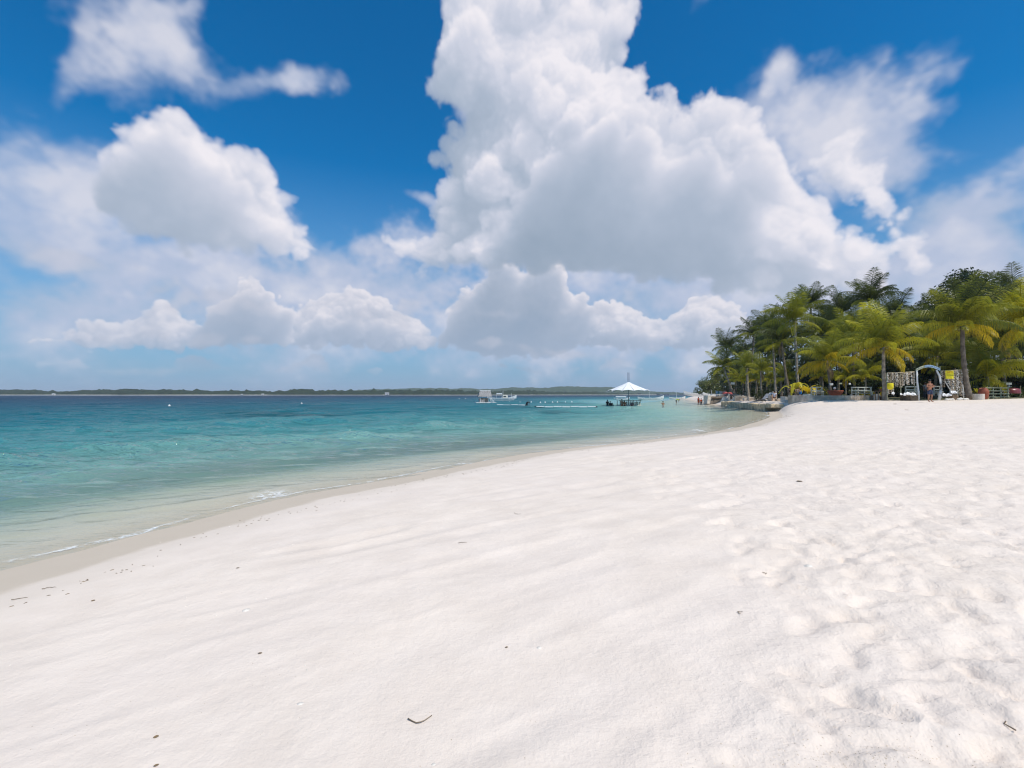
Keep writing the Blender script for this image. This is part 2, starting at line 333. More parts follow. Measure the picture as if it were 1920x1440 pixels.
class MB:
    """Collects shapes and links them as one mesh object."""
    def __init__(s): s.v, s.f = [], []
    def add(s, vs, fs):
        o = len(s.v); s.v += [tuple(v) for v in vs]; s.f += [tuple(i + o for i in f) for f in fs]; return s
    def box(s, c, d, rz=0.0, rx=0.0, ry=0.0, taper=1.0, jit=0.0, rnd=None):
        M = Matrix.Translation(c) @ Euler((rx, ry, rz)).to_matrix().to_4x4()
        vs = []
        for z in (-1, 1):
            k = taper if z > 0 else 1.0
            for x, y in ((-1, -1), (1, -1), (1, 1), (-1, 1)):
                q = Vector((x * d[0] / 2 * k, y * d[1] / 2 * k, z * d[2] / 2))
                if jit: q += Vector([(rnd or random).uniform(-jit, jit) for _ in range(3)])
                vs.append(M @ q)
        return s.add(vs, [(0, 3, 2, 1), (4, 5, 6, 7), (0, 1, 5, 4), (1, 2, 6, 5), (2, 3, 7, 6), (3, 0, 4, 7)])
    def tube(s, pts, rad, n=8, cap=True):
        pts = [Vector(p) for p in pts]; rad = rad if hasattr(rad, '__len__') else [rad] * len(pts)
        vs, fs = [], []; up = Vector((0.013, 0.027, 1))
        for i, p in enumerate(pts):
            t = (pts[min(i + 1, len(pts) - 1)] - pts[max(i - 1, 0)]).normalized()
            a = t.cross(up)
            if a.length < 0.05: a = t.cross(Vector((1, 0, 0)))
            a.normalize(); b = t.cross(a).normalized()
            for k in range(n):
                q = 2 * math.pi * k / n; vs.append(p + (a * math.cos(q) + b * math.sin(q)) * rad[i])
        for i in range(len(pts) - 1):
            for k in range(n):
                fs.append((i * n + k, i * n + (k + 1) % n, (i + 1) * n + (k + 1) % n, (i + 1) * n + k))
        if cap:
            fs.append(tuple(range(n - 1, -1, -1))); fs.append(tuple((len(pts) - 1) * n + k for k in range(n)))
        return s.add(vs, fs)
    def lathe(s, prof, c=(0, 0, 0), n=16, M=None, wob=0.0, rnd=None):
        vs, fs = [], []
        for r, z in prof:
            for k in range(n):
                q = 2 * math.pi * k / n; rr = r * (1 + (rnd.uniform(-wob, wob) if wob else 0))
                p = Vector((rr * math.cos(q), rr * math.sin(q), z)); p = (M @ p) if M else p
                vs.append(p + Vector(c))
        for i in range(len(prof) - 1):
            for k in range(n): fs.append((i * n + k, i * n + (k + 1) % n, (i + 1) * n + (k + 1) % n, (i + 1) * n + k))
        fs.append(tuple(range(n - 1, -1, -1))); fs.append(tuple((len(prof) - 1) * n + k for k in range(n)))
        return s.add(vs, fs)
    def build(s, name, m, parent=None, smooth=False, bevel=0.0):
        me = bpy.data.meshes.new(name); me.from_pydata(s.v, [], s.f); me.update()
        o = bpy.data.objects.new(name, me); col.objects.link(o)
        if m: me.materials.append(m)
        if smooth: me.polygons.foreach_set('use_smooth', [True] * len(me.polygons))
        if bevel:
            b = o.modifiers.new('edge', 'BEVEL'); b.width = bevel; b.segments = 2; b.limit_method = 'ANGLE'
        if parent: o.parent = parent
        return o
def tag(o, label=None, cat=None, group=None, kind=None):
    if label: o['label'] = label
    if cat:
        o['category'] = cat
        if not kind: o['kind'] = 'thing'
    if group: o['group'] = group
    if kind: o['kind'] = kind
    return o
def thing(name, label, cat, loc=(0, 0, 0), rz=0.0, group=None, scale=1.0):
    o = bpy.data.objects.new(name, None); col.objects.link(o)
    o.empty_display_size = 0.2
    o.location = loc; o.rotation_euler = (0, 0, rz); o.scale = (scale,) * 3
    return tag(o, label, cat, group)
def grid_mesh(name, V, nr, nc, m, keep=None):
    idx = np.arange(nr * nc).reshape(nr, nc)
    F = np.stack([idx[:-1, :-1], idx[:-1, 1:], idx[1:, 1:], idx[1:, :-1]], -1).reshape(-1, 4)
    if keep is not None:
        F = F[keep[F].any(1)]
        used = np.unique(F); mp = np.full(nr * nc, -1); mp[used] = np.arange(len(used)); F = mp[F]; V = V[used]
    else: used = None
    me = bpy.data.meshes.new(name)
    me.vertices.add(len(V)); me.vertices.foreach_set('co', V.astype(np.float32).ravel())
    me.loops.add(len(F) * 4); me.loops.foreach_set('vertex_index', F.astype(np.int32).ravel())
    me.polygons.add(len(F)); me.polygons.foreach_set('loop_start', np.arange(0, len(F) * 4, 4, dtype=np.int32))
    me.polygons.foreach_set('use_smooth', np.ones(len(F), bool))
    me.update(calc_edges=True); me.materials.append(m)
    o = bpy.data.objects.new(name, me); col.objects.link(o)
    return o, used
def attr(o, name, vals):
    a = o.data.attributes.new(name, 'FLOAT', 'POINT'); a.data.foreach_set('value', np.asarray(vals, np.float32))

# ------------------------------------------------------------------ lie of the land
SHORE = np.array([(-3.6, -60), (-4.5, -12), (-4.7, 0), (-4.5, 3), (-4.3, 4.7), (-4.0, 5.5), (-3.14, 7.85), (-2.0, 9.4), (-.75, 11.3), (1.13, 13.9), (3.2, 15.9), (5.3, 17.6), (7.4, 19.6), (10.5, 22.7), (13.5, 26.2), (16.6, 30.6), (21, 37.2), (24.0, 42.8), (26.4, 47.3), (28.0, 51), (29.5, 58), (31.1, 66), (33.5, 76), (36, 85.5), (39.6, 95), (43, 108), (51, 134), (60, 163), (70, 193), (81, 212), (97, 236), (130, 290), (200, 350), (400, 420), (2500, 500)], float)
GROVE = [(76, 160), (53, 106), (47, 87), (40.5, 68), (35.8, 55), (34.5, 47), (33.0, 42.2), (39.6, 41.9), (46, 41.6), (80, 40), (260, 36), (400, 200), (400, 418), (200, 346), (134, 286), (99, 232)]
def seg_dist(pts, X, Y, closed=False):
    d = np.full(X.shape, 1e9); side = np.zeros(X.shape)
    P = np.array(pts, float); Q = np.roll(P, -1, 0) if closed else P[1:]
    for (x0, y0), (x1, y1) in zip(P, Q):
        ex, ey = x1 - x0, y1 - y0; t = np.clip(((X - x0) * ex + (Y - y0) * ey) / (ex * ex + ey * ey), 0, 1)
        q = (X - x0 - t * ex) ** 2 + (Y - y0 - t * ey) ** 2
        c = (X - x0) * ey - (Y - y0) * ex
        side = np.where(q < d - 1e-9, np.sign(c), side); d = np.minimum(d, q)
    return np.sqrt(d), side
def shore_dist(X, Y):
    d, s = seg_dist(SHORE, X, Y); return d * np.where(s == 0, 1, s)
def land(X, Y):
    """Height of sand and seabed, and distance inland from the edge of the wet sand."""
    X = np.asarray(X, float); Y = np.asarray(Y, float); s = shore_dist(X, Y)
    P = np.interp(Y, [0, 10, 20, 30, 38, 46, 56, 62, 90, 130, 200], [0.36, 0.5, 0.74, 1.0, 1.2, 1.2, 0.95, 0.9, 0.8, 1.0, 1.2])
    P = P + np.clip(s - 10, 0, 14) * 0.018 + np.clip(s - 4, 0, 8) * 0.05 * np.interp(Y, [48, 56, 75, 90], [0, 1, 1, .6])
    L = np.interp(Y, [0, 20, 36, 44, 50, 60, 90], [4.0, 4.2, 3.2, 1.2, .7, .6, 1.6])
    up = 0.085 + P * (1 - np.exp(-np.maximum(s, 0) / L))
    o = np.maximum(-s, 0)
    deep = np.interp(o, [0, 0.95, 1.9, 3.4, 5.7, 9, 13, 20, 32, 60, 140, 400], [0.085, 0.0, -0.06, -0.18, -0.42, -0.85, -1.35, -2.0, -2.8, -4.2, -7, -14])
    shelf = np.clip((X - 4) / 16, 0, 1) * np.clip((Y - 26) / 20, 0, 1) * np.clip((190 - Y) / 50, 0, 1)
    deep = np.where(deep < -0.3, -0.3 + (deep + 0.3) * (1 - 0.68 * shelf), deep)
    return np.where(s >= 0, up, deep), s
def ground(x, y):
    return float(land(np.array([x]), np.array([y]))[0][0])
def surface(x, y):
    # height of the sand as modelled, footprints included
    ok, p, _, _ = SAND.ray_cast((x, y, 20.0), (0.0, 0.0, -1.0))
    return p.z if ok else ground(x, y)
def gx(px, depth): return (px - 960.0) / 900.0 * depth
def gz(py, depth): return CAM_Z + (739.5 - py) / 900.0 * depth
def spot(px, depth): x = gx(px, depth); return Vector((x, depth, ground(x, depth)))

def noise2(X, Y, wave, seed):
    # smooth value noise on arbitrary points
    rng = np.random.default_rng(seed); T = rng.standard_normal((256, 256))
    u, v = X / wave, Y / wave; i, j = np.floor(u).astype(int), np.floor(v).astype(int); a, b = u - i, v - j
    a = a * a * (3 - 2 * a); b = b * b * (3 - 2 * b); i &= 255; j &= 255; i1, j1 = (i + 1) & 255, (j + 1) & 255
    return (T[i, j] * (1 - a) + T[i1, j] * a) * (1 - b) + (T[i, j1] * (1 - a) + T[i1, j1] * a) * b

def sand_material():
    m, nt, p = new_mat('coral_sand')
    geo = nt.nodes.new('ShaderNodeNewGeometry'); pos = geo.outputs['Position']
    at = lambda n: S(nt, (lambda a: (setattr(a, 'attribute_name', n), a.outputs['Fac'])[1])(nt.nodes.new('ShaderNodeAttribute')))
    s, grove, trod = at('inland'), at('grove'), at('trod')
    fine = noise(nt, pos, 60.0, 6.0, 0.7); mid = noise(nt, pos, 2.2, 6.0, 0.6); big = noise(nt, pos, 0.35, 3.0, 0.5)
    c = mixc(nt, mid.step(0.3, 0.7), (0.715, 0.605, 0.505), (0.785, 0.67, 0.565))
    c = mixc(nt, fine.step(0.62, 0.78) * 0.35, c, (0.58, 0.50, 0.42))
    c = mixc(nt, big.step(0.35, 0.7) * 0.35, c, (0.745, 0.64, 0.565))
    # the band the swash has wetted
    e = s + (noise(nt, pos, 0.9, 6.0, 0.6) - 0.5) * 0.75
    wet = e.step(0.10, -0.10) * s.step(-2.4, -0.9, 0.35, 1.0); damp = e.step(1.0, 0.1)
    c = mixc(nt, damp * 0.4, c, (0.62, 0.53, 0.43))
    c = mixc(nt, wet * 0.66, c, (0.50, 0.405, 0.29))
    # leaf litter and thin grass under the palms
    g = (grove + (noise(nt, pos, 0.8, 5.0, 0.65) - 0.5) * 2.2).step(-0.4, 0.5)
    litter = mixc(nt, noise(nt, pos, 3.0, 5.0, 0.7).step(0.35, 0.65), (0.10, 0.085, 0.045), (0.16, 0.15, 0.05))
    c = mixc(nt, g * 0.92, c, litter)
    nt.links.new(c.k, p.inputs['Base Color'])
    rough = wet.step(0, 1, 0.95, 0.6, 'LINEAR'); nt.links.new(rough.k, p.inputs['Roughness'])
    p.inputs['Specular IOR Level'].default_value = 0.25
    h = fine * 0.2 + noise(nt, pos, 14.0, 5.0, 0.65) * 0.6 - (noise(nt, pos, 3.6, 5.0, 0.6) - 0.5).m('ABSOLUTE') * (trod * 2.3 + 0.6) + mid * (0.5 + trod * 0.8)
    dry = s.step(0.2, 1.5, 0.10, 1.0)
    b = nt.nodes.new('ShaderNodeBump'); b.inputs['Distance'].default_value = 0.02; nt.links.new((dry * 0.75).k, b.inputs['Strength'])
    nt.links.new(h.k, b.inputs['Height']); nt.links.new(b.outputs[0], p.inputs['Normal'])
    return m
def build_sand():
    ys = np.concatenate([np.linspace(-45, 0.9, 40), np.geomspace(1.0, 60, 470), np.geomspace(60.6, 520, 90)])
    u = np.linspace(-1.7, 1.7, 640)
    Y = np.repeat(ys[:, None], 640, 1); sc = np.abs(ys) + 4.5; X = u[None, :] * sc[:, None]
    Z, s = land(X, Y)
    # rubbed-out tracks and wind ripple, fading towards the wet sand
    dry = np.clip((s - 0.4) / 2.0, 0, 1) * np.clip((95 - Y) / 40, 0, 1)
    a = R(32); U, W = X * math.cos(a) + Y * math.sin(a), -X * math.sin(a) + Y * math.cos(a)
    Z += dry * (-np.abs(noise2(U, W * 4.2, 1.3, 1)) * 0.011 - np.abs(noise2(U * 1.2, W * 4.6, 0.7, 2)) * 0.005 + noise2(X, Y, 2.6, 3) * 0.014)
    trod = np.clip((X - 0.36 * Y + 0.25 + 0.5 * noise2(X, Y, 2.0, 12)) / (0.9 + 0.10 * np.abs(Y)), 0, 1)
    Z += dry * trod * (-np.abs(noise2(X, Y, 0.46, 4)) * 0.013 - np.abs(noise2(X, Y, 0.23, 5)) * 0.007 + noise2(X, Y, 0.12, 7) * 0.004)
    Z += dry * np.clip(1 - trod, 0, 1) * noise2(X, Y, 0.5, 6) * 0.002
    rnd = random.Random(4)
    prints = []
    for _ in range(420):                                   # walks: alternating left and right feet
        x, y = rnd.uniform(-3, 34), rnd.uniform(1.4, 36); h = rnd.uniform(0, 6.28)
        if rnd.random() > min(1.0, max(0.04, (x - 0.3 * y + .2) / (1 + .12 * y))): continue
        for k in range(rnd.randint(4, 14)):
            h += rnd.uniform(-.12, .12); x += math.cos(h) * 0.62; y += math.sin(h) * 0.62; sd = 0.1 if k % 2 else -0.1
            prints.append((x - math.sin(h) * sd, y + math.cos(h) * sd, h + rnd.uniform(-.2, .2), rnd.uniform(.8, 1.1)))
    for _ in range(190):
        y = rnd.uniform(1.3, 5.2); prints.append((rnd.uniform(.42, 1.15) * y + .1, y, rnd.uniform(0, 6.28), rnd.uniform(.65, 1.05)))
    for _ in range(700): prints.append((rnd.uniform(2.0, 12), rnd.uniform(1.2, 12), rnd.uniform(0, 6.28), rnd.uniform(.7, 1.1)))
    for fx, fy, h, k in prints:
        if fy < 1.1 or fy > 40: continue
        r0, r1 = np.searchsorted(ys, [fy - 0.35, fy + 0.35])
        if r1 <= r0: continue
        cs = np.searchsorted(u, [(fx - 0.4) / (fy + 4.5), (fx + 0.4) / (fy + 4.5)])
        if cs[1] <= cs[0]: continue
        sl = (slice(r0, r1), slice(cs[0], cs[1]))
        dx, dy = X[sl] - fx, Y[sl] - fy; l = (dx * math.cos(h) + dy * math.sin(h)) / (0.145 * k); w = (-dx * math.sin(h) + dy * math.cos(h)) / (0.062 * k)
        w = w / (1 + 0.22 * np.clip(l, -1, 1)); q = np.sqrt(l * l + w * w)
        dent = -0.016 * np.clip(1.25 - q, 0, 0.5) / 0.5 - 0.005 * np.exp(-((l - .7) ** 2 + w * w) * 4) + 0.006 * np.exp(-((q - 1.42) / 0.22) ** 2)
        Z[sl] += dent * k * np.clip((s[sl] - 0.9) / 1.5, 0, 1)
    gd, gs = seg_dist(GROVE, X, Y, True)
    inside = np.zeros(X.shape, bool); P = np.array(GROVE)
    for (x0, y0), (x1, y1) in zip(P, np.roll(P, -1, 0)):
        if y0 != y1: inside ^= ((y0 > Y) != (y1 > Y)) & (X < (x1 - x0) * (Y - y0) / (y1 - y0) + x0)
    o, _ = grid_mesh('sand_ground', np.stack([X, Y, Z], -1).reshape(-1, 3), *X.shape, sand_material())
    globals()['SAND'] = o; attr(o, 'trod', np.clip(trod, 0, 1).ravel())
    attr(o, 'inland', s.ravel()); attr(o, 'grove', np.where(inside, gd, -gd).ravel())
    tag(o, 'white coral sand beach shelving into the sea', kind='structure')
build_sand()

def water_material():
    m, nt, p = new_mat('clear_sea'); nt.nodes.remove(p); out = nt.nodes['Material Output']
    geo = nt.nodes.new('ShaderNodeNewGeometry'); pos = geo.outputs['Position']
    sp = nt.nodes.new('ShaderNodeSeparateXYZ'); nt.links.new(pos, sp.inputs[0]); px_, py_ = S(nt, sp.outputs[0]), S(nt, sp.outputs[1])
    a = nt.nodes.new('ShaderNodeAttribute'); a.attribute_name = 'depth'; d = S(nt, a.outputs['Fac'])
    a2 = nt.nodes.new('ShaderNodeAttribute'); a2.attribute_name = 'inland'; s = S(nt, a2.outputs['Fac'])
    patch = noise(nt, pos, 0.06, 3.0, 0.55)
    r = nt.nodes.new('ShaderNodeValToRGB'); e = r.color_ramp.elements
    for i, (q, c_) in enumerate([(0.0, (0.42, 0.56, 0.46)), (1.0, WATER[4]), (0.06, WATER[0]), (0.14, WATER[1]), (0.28, WATER[2]), (0.55, WATER[3])]):
        k = e[i] if i < 2 else e.new(q); k.position = q; k.color = (*c_, 1)
    nt.links.new(((d * (0.75 + patch * 0.5)) / 10.0).k, r.inputs[0])
    body = S(nt, r.outputs[0])
    grass = (patch.step(0.52, 0.62) * d.step(0.9, 1.6) * d.step(5.0, 3.0)) * 0.5
    body = mixc(nt, grass, body, (0.012, 0.07, 0.085))
    dif = nt.nodes.new('ShaderNodeBsdfDiffuse'); nt.links.new(body.k, dif.inputs['Color'])
    tr = nt.nodes.new('ShaderNodeBsdfTransparent')
    tcol = mixc(nt, d.step(0.0, 1.0, 0.0, 1.0, 'LINEAR'), (0.97, 1.0, 0.985), (0.55, 0.90, 0.86)); nt.links.new(tcol.k, tr.inputs['Color'])
    mx = nt.nodes.new('ShaderNodeMixShader'); fac = 1.0 - (d * -0.85).m('EXPONENT')
    nt.links.new(fac.k, mx.inputs[0]); nt.links.new(tr.outputs[0], mx.inputs[1]); nt.links.new(dif.outputs[0], mx.inputs[2])
    # wavelets: bump at two scales
    st = nt.nodes.new('ShaderNodeMapping'); st.inputs['Rotation'].default_value = (0, 0, R(-14)); st.inputs['Scale'].default_value = (0.55, 1.25, 1); nt.links.new(pos, st.inputs[0])
    h = noise(nt, st.outputs[0], 0.9, 5.0, 0.6) * 1.3 + noise(nt, st.outputs[0], 3.4, 4.0, 0.55) * 0.35 + noise(nt, pos, 0.16, 3.0, 0.5) * 1.6
    b = nt.nodes.new('ShaderNodeBump'); b.inputs['Distance'].default_value = 0.55
    nt.links.new(d.step(0.05, 1.2, 0.16, WATER_BUMP).k, b.inputs['Strength']); nt.links.new(h.k, b.inputs['Height'])
    gl = nt.nodes.new('ShaderNodeBsdfGlossy'); gl.inputs['Roughness'].default_value = 0.06
    nt.links.new(b.outputs[0], gl.inputs['Normal']); nt.links.new(b.outputs[0], dif.inputs['Normal'])
    fr = nt.nodes.new('ShaderNodeFresnel'); fr.inputs['IOR'].default_value = 1.33; nt.links.new(b.outputs[0], fr.inputs['Normal'])
    mg = nt.nodes.new('ShaderNodeMixShader'); nt.links.new((S(nt, fr.outputs[0]) * GLOSS).sat().k, mg.inputs[0])
    nt.links.new(mx.outputs[0], mg.inputs[1]); nt.links.new(gl.outputs[0], mg.inputs[2])
    # lace of foam where the wavelets run out
    fo = nt.nodes.new('ShaderNodeBsdfDiffuse'); fo.inputs['Color'].default_value = (0.82, 0.83, 0.82, 1)
    cell = voro(nt, pos, 5.0, 1.0, 0.6, 'DISTANCE_TO_EDGE')
    line = noise(nt, pos, 0.45, 3.0, 0.5)
    band = (s + line * 2.6 + 0.1).m('ABSOLUTE').step(0.42, 0.05)
    gate = noise(nt, pos, 0.30, 2.0, 0.5).step(0.60, 0.68)
    gate = (gate + (s + line * 1.1 + 0.62).m('ABSOLUTE').step(0.10, 0.0) * 0.7).sat()
    fm = (band * gate + (s + line * 1.1 + 0.62).m('ABSOLUTE').step(0.07, 0.0) * 0.55 * noise(nt, pos, 0.8, 2.0, 0.5).step(0.40, 0.55)) * (cell.step(0.10, 0.0) * 0.6 + noise(nt, pos, 9.0, 4.0, 0.6).step(0.45, 0.65) * 0.6)
    mf = nt.nodes.new('ShaderNodeMixShader'); nt.links.new(fm.sat().k, mf.inputs[0])
    nt.links.new(mg.outputs[0], mf.inputs[1]); nt.links.new(fo.outputs[0], mf.inputs[2])
    nt.links.new(mf.outputs[0], out.inputs[0])
    return m
WATER = [(0.33, 0.58, 0.52), (0.10, 0.335, 0.335), (0.016, 0.165, 0.20), (0.002, 0.072, 0.118), (0.001, 0.030, 0.072)]
WATER_BUMP = 1.0
GLOSS = 0.70
def build_water():
    ys = np.concatenate([np.linspace(-45, 0.9, 30), np.geomspace(1.0, 120, 430), np.geomspace(121.5, 9000, 120)])
    u = np.linspace(-1.9, 1.9, 620)
    Y = np.repeat(ys[:, None], 620, 1); X = u[None, :] * (np.abs(ys) + 4.5)[:, None]
    bed, s = land(X, Y); dep = np.maximum(-bed, 0)
    cell = np.maximum(np.abs(ys) * 0.0113, 3.8 * (np.abs(ys) + 4.5) / 620)[:, None]
    Z = np.zeros_like(X); rng = np.random.default_rng(8)
    for k in range(46):
        wl = 0.45 * 1.085 ** k; th = R(-68) + rng.normal() * 0.34; ph = rng.uniform(0, 6.28); kk = 2 * math.pi / wl
        amp = 0.0088 * wl ** 0.36 * np.clip(dep / (0.18 * wl + 0.25), 0.05, 1) * np.clip(wl / (3 * cell) - 0.6, 0, 1)
        q = np.sin((X * math.cos(th) + Y * math.sin(th)) * kk + ph + noise2(X, Y, wl * 4, 50 + k) * 0.8)
        Z += amp * (q + 0.35 * (q * q - 0.5))
    # wind gusts gather the chop into patches with steeper crests
    gust = np.clip(0.9 + 0.3 * noise2(X * 0.4, Y, 14.0, 35), 0.4, 1.5); sd = np.maximum(np.abs(Z).mean(1, keepdims=True) * 1.25, 1e-4)
    Z = gust * (Z + 0.45 * np.maximum(Z - 0.4 * sd, 0) ** 1.5 / np.sqrt(sd))
    # low breakers lapping at the edge
    n = noise2(X, Y, 3.0, 31); ph = s + 0.8 * n
    Z += 0.035 * np.exp(-((ph + 2.0) / 0.28) ** 2) * np.clip(noise2(X, Y, 4.5, 32) + .3, 0, 1) + 0.05 * np.exp(-((ph + 4.2) / 0.35) ** 2) * np.clip(noise2(X, Y, 5.0, 33) + .2, 0, 1)
    keep = (s < 2.5).ravel()
    o, used = grid_mesh('sea', np.stack([X, Y, Z], -1).reshape(-1, 3), *X.shape, water_material(), keep)
    attr(o, 'depth', dep.ravel()[used]); attr(o, 'inland', s.ravel()[used])
    tag(o, 'clear turquoise sea with small choppy waves', kind='structure')
build_water()

# ------------------------------------------------------------------ far shore and hills across the water
def forest_mat(name, a, b, scale):
    m, nt, p = new_mat(name)
    geo = nt.nodes.new('ShaderNodeNewGeometry')
    n = noise(nt, geo.outputs['Position'], scale, 5.0, 0.7)
    nt.links.new(mixc(nt, n.step(0.3, 0.7), a, b).k, p.inputs['Base Color'])
    p.inputs['Roughness'].default_value = 0.9; p.inputs['Specular IOR Level'].default_value = 0.1
    return m
def build_far_shore():
    xs = np.arange(-1900, 520, 1.6); yv = np.array([0, 1.5, 4, 8, 14, 22, 32, 46, 62])
    X = np.repeat(xs[None, :], len(yv), 0); base = 1050 + 60 * np.sin(xs / 430.0) + 14 * np.sin(xs / 97.0) + np.clip(xs + 100, 0, None) * 0.9
    Y = base[None, :] + yv[:, None]
    h = 8.4 + noise2(xs[None, :] + 0 * Y, Y, 90, 71) * 1.5 + noise2(X, Y, 14, 72) * 1.6 + noise2(X, Y, 5, 73) * 1.5
    prof = np.interp(yv, [0, 1.5, 4, 14, 40, 62], [0, .22, .62, .95, 1.0, 0.7])[:, None]
    end = np.clip((500 - X) / 260, 0, 1)
    Z = 0.9 + np.maximum(h, 3) * prof * end - np.where(yv == 0, 0.8, 0)[:, None]
    o, _ = grid_mesh('far_forest', np.stack([X, Y, Z], -1).reshape(-1, 3), *X.shape, forest_mat('far_trees', (0.010, 0.022, 0.012), (0.030, 0.048, 0.018), 0.16))
    tag(o, 'dark low belt of trees along the far shore', 'forest', kind='stuff')
    # pale beach in front of the trees
    xb = np.arange(-1900, 500, 12.0); yb = np.interp(xb, xs, base)
    w = np.clip(6 + noise2(xb, xb * 0, 160, 74) * 7, 0.2, 16) * np.clip((-380 - xb) / 350, 0.02, .75)
    V = np.concatenate([np.stack([xb, yb - w, xb * 0 - 0.05], -1), np.stack([xb, yb - w * .5, xb * 0 + 0.55], -1), np.stack([xb, yb + 1, xb * 0 + 1.1], -1)])
    b, _ = grid_mesh('far_beach', V, 3, len(xb), mat('far_sand', (0.60, 0.56, 0.50), 0.9, scale=.02))
    tag(b, 'thin pale strip of sand on the far shore', kind='structure')
    # rolling wooded hills behind
    xs = np.arange(-1500, 1500, 6.0); yv = np.linspace(0, 420, 26)
    X = np.repeat(xs[None, :], len(yv), 0); Y = 2250 + yv[:, None] + 0 * X
    crest = np.interp(xs, [-1500, -1050, -800, -560, -330, -160, 0, 160, 300, 420, 520, 640, 760, 860, 1000, 1500], [6, 15, 22, 31, 27, 31, 36, 34, 46, 42, 34, 22, 15, 11, 10, 9])
    Z = crest[None, :] * np.sin(np.clip(yv / 420, 0.02, 1) * math.pi)[:, None] ** 0.6 * (1 + 0.13 * noise2(X, Y * 0.6, 120, 75)) + noise2(X, Y, 26, 76) * 1.7 + noise2(X, Y, 10, 77) * 1.1
    o, _ = grid_mesh('hills', np.stack([X, Y, np.maximum(Z, -1)], -1).reshape(-1, 3), *X.shape, forest_mat('hill_woods', (0.022, 0.045, 0.018), (0.06, 0.085, 0.03), 0.05))
    tag(o, 'low wooded hills on the far side of the water', kind='structure')
    # houses and a boathouse among the far trees
    hw, hr = mat('far_wall', (0.55, 0.54, 0.52), scale=.5), mat('far_roof', (0.42, 0.42, 0.44), scale=.5)
    for i, (x, s_, l) in enumerate([(-960, .6, 'tiny white house with a grey roof at the far left of the far shore'), (-520, .5, 'tiny white house among dark trees on the far shore left of the boathouse'), (-560, .4, 'smaller of two tiny houses close together on the far shore'), (-262, .9, 'long pale boathouse at the water edge of the far shore')]):
        y = float(np.interp(x, np.arange(-1900, 520, 1.6), base)) - 3.5
        t = thing('far_house', l, 'house', (x, y, 0.7), 0.1 * i, 'buildings on the far shore', s_)
        MB().box((0, 0, 1.8), (9, 5, 3.6)).build('wall', hw, t)
        MB().add([(-5, -3, 3.6), (5, -3, 3.6), (5, 3, 3.6), (-5, 3, 3.6), (-5, 0, 5.6), (5, 0, 5.6)], [(0, 1, 5, 4), (2, 3, 4, 5), (0, 4, 3), (1, 2, 5), (0, 3, 2, 1)]).build('roof', hr, t)
        MB().box((1.5, -2.53, 1.3), (1.2, .1, 2.4)).build('door', mat('far_door', (.08, .07, .06)), t)
build_far_shore()

# ------------------------------------------------------------------ palms
def leaf_mat(name, a, b, trans=0.42, hue=0.04):
    m, nt, p = new_mat(name); out = nt.nodes['Material Output']
    oi = nt.nodes.new('ShaderNodeObjectInfo'); rnd = S(nt, oi.outputs['Random'])
    tc = nt.nodes.new('ShaderNodeTexCoord')
    n = noise(nt, tc.outputs['Object'], 5.0, 4.0, 0.6)
    c = mixc(nt, (rnd * 0.65 + n.step(0.3, 0.7) * 0.35), a, b)
    nt.links.new(c.k, p.inputs['Base Color']); p.inputs['Roughness'].default_value = 0.42; p.inputs['Specular IOR Level'].default_value = 0.45
    t = nt.nodes.new('ShaderNodeBsdfTranslucent'); nt.links.new(mixc(nt, 0.5, c, b).k, t.inputs['Color'])
    mx = nt.nodes.new('ShaderNodeMixShader'); mx.inputs[0].default_value = trans
    nt.links.new(p.outputs[0], mx.inputs[1]); nt.links.new(t.outputs[0], mx.inputs[2]); nt.links.new(mx.outputs[0], out.inputs[0])
    return m
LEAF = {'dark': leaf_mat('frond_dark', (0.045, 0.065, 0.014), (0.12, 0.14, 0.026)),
        'green': leaf_mat('frond_green', (0.14, 0.17, 0.016), (0.33, 0.32, 0.030)),
        'lime': leaf_mat('frond_lime', (0.34, 0.33, 0.018), (0.56, 0.50, 0.030)),
        'gold': leaf_mat('frond_gold', (0.50, 0.38, 0.014), (0.68, 0.50, 0.022), 0.5),
        'dry': leaf_mat('frond_dry', (0.16, 0.11, 0.05), (0.30, 0.21, 0.10), 0.25)}
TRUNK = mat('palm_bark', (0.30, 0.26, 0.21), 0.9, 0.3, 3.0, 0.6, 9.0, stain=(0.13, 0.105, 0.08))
TRUNK_D = mat('palm_bark_dark', (0.19, 0.155, 0.12), 0.9, 0.3, 3.0, 0.6, 9.0, stain=(0.08, 0.065, 0.05))
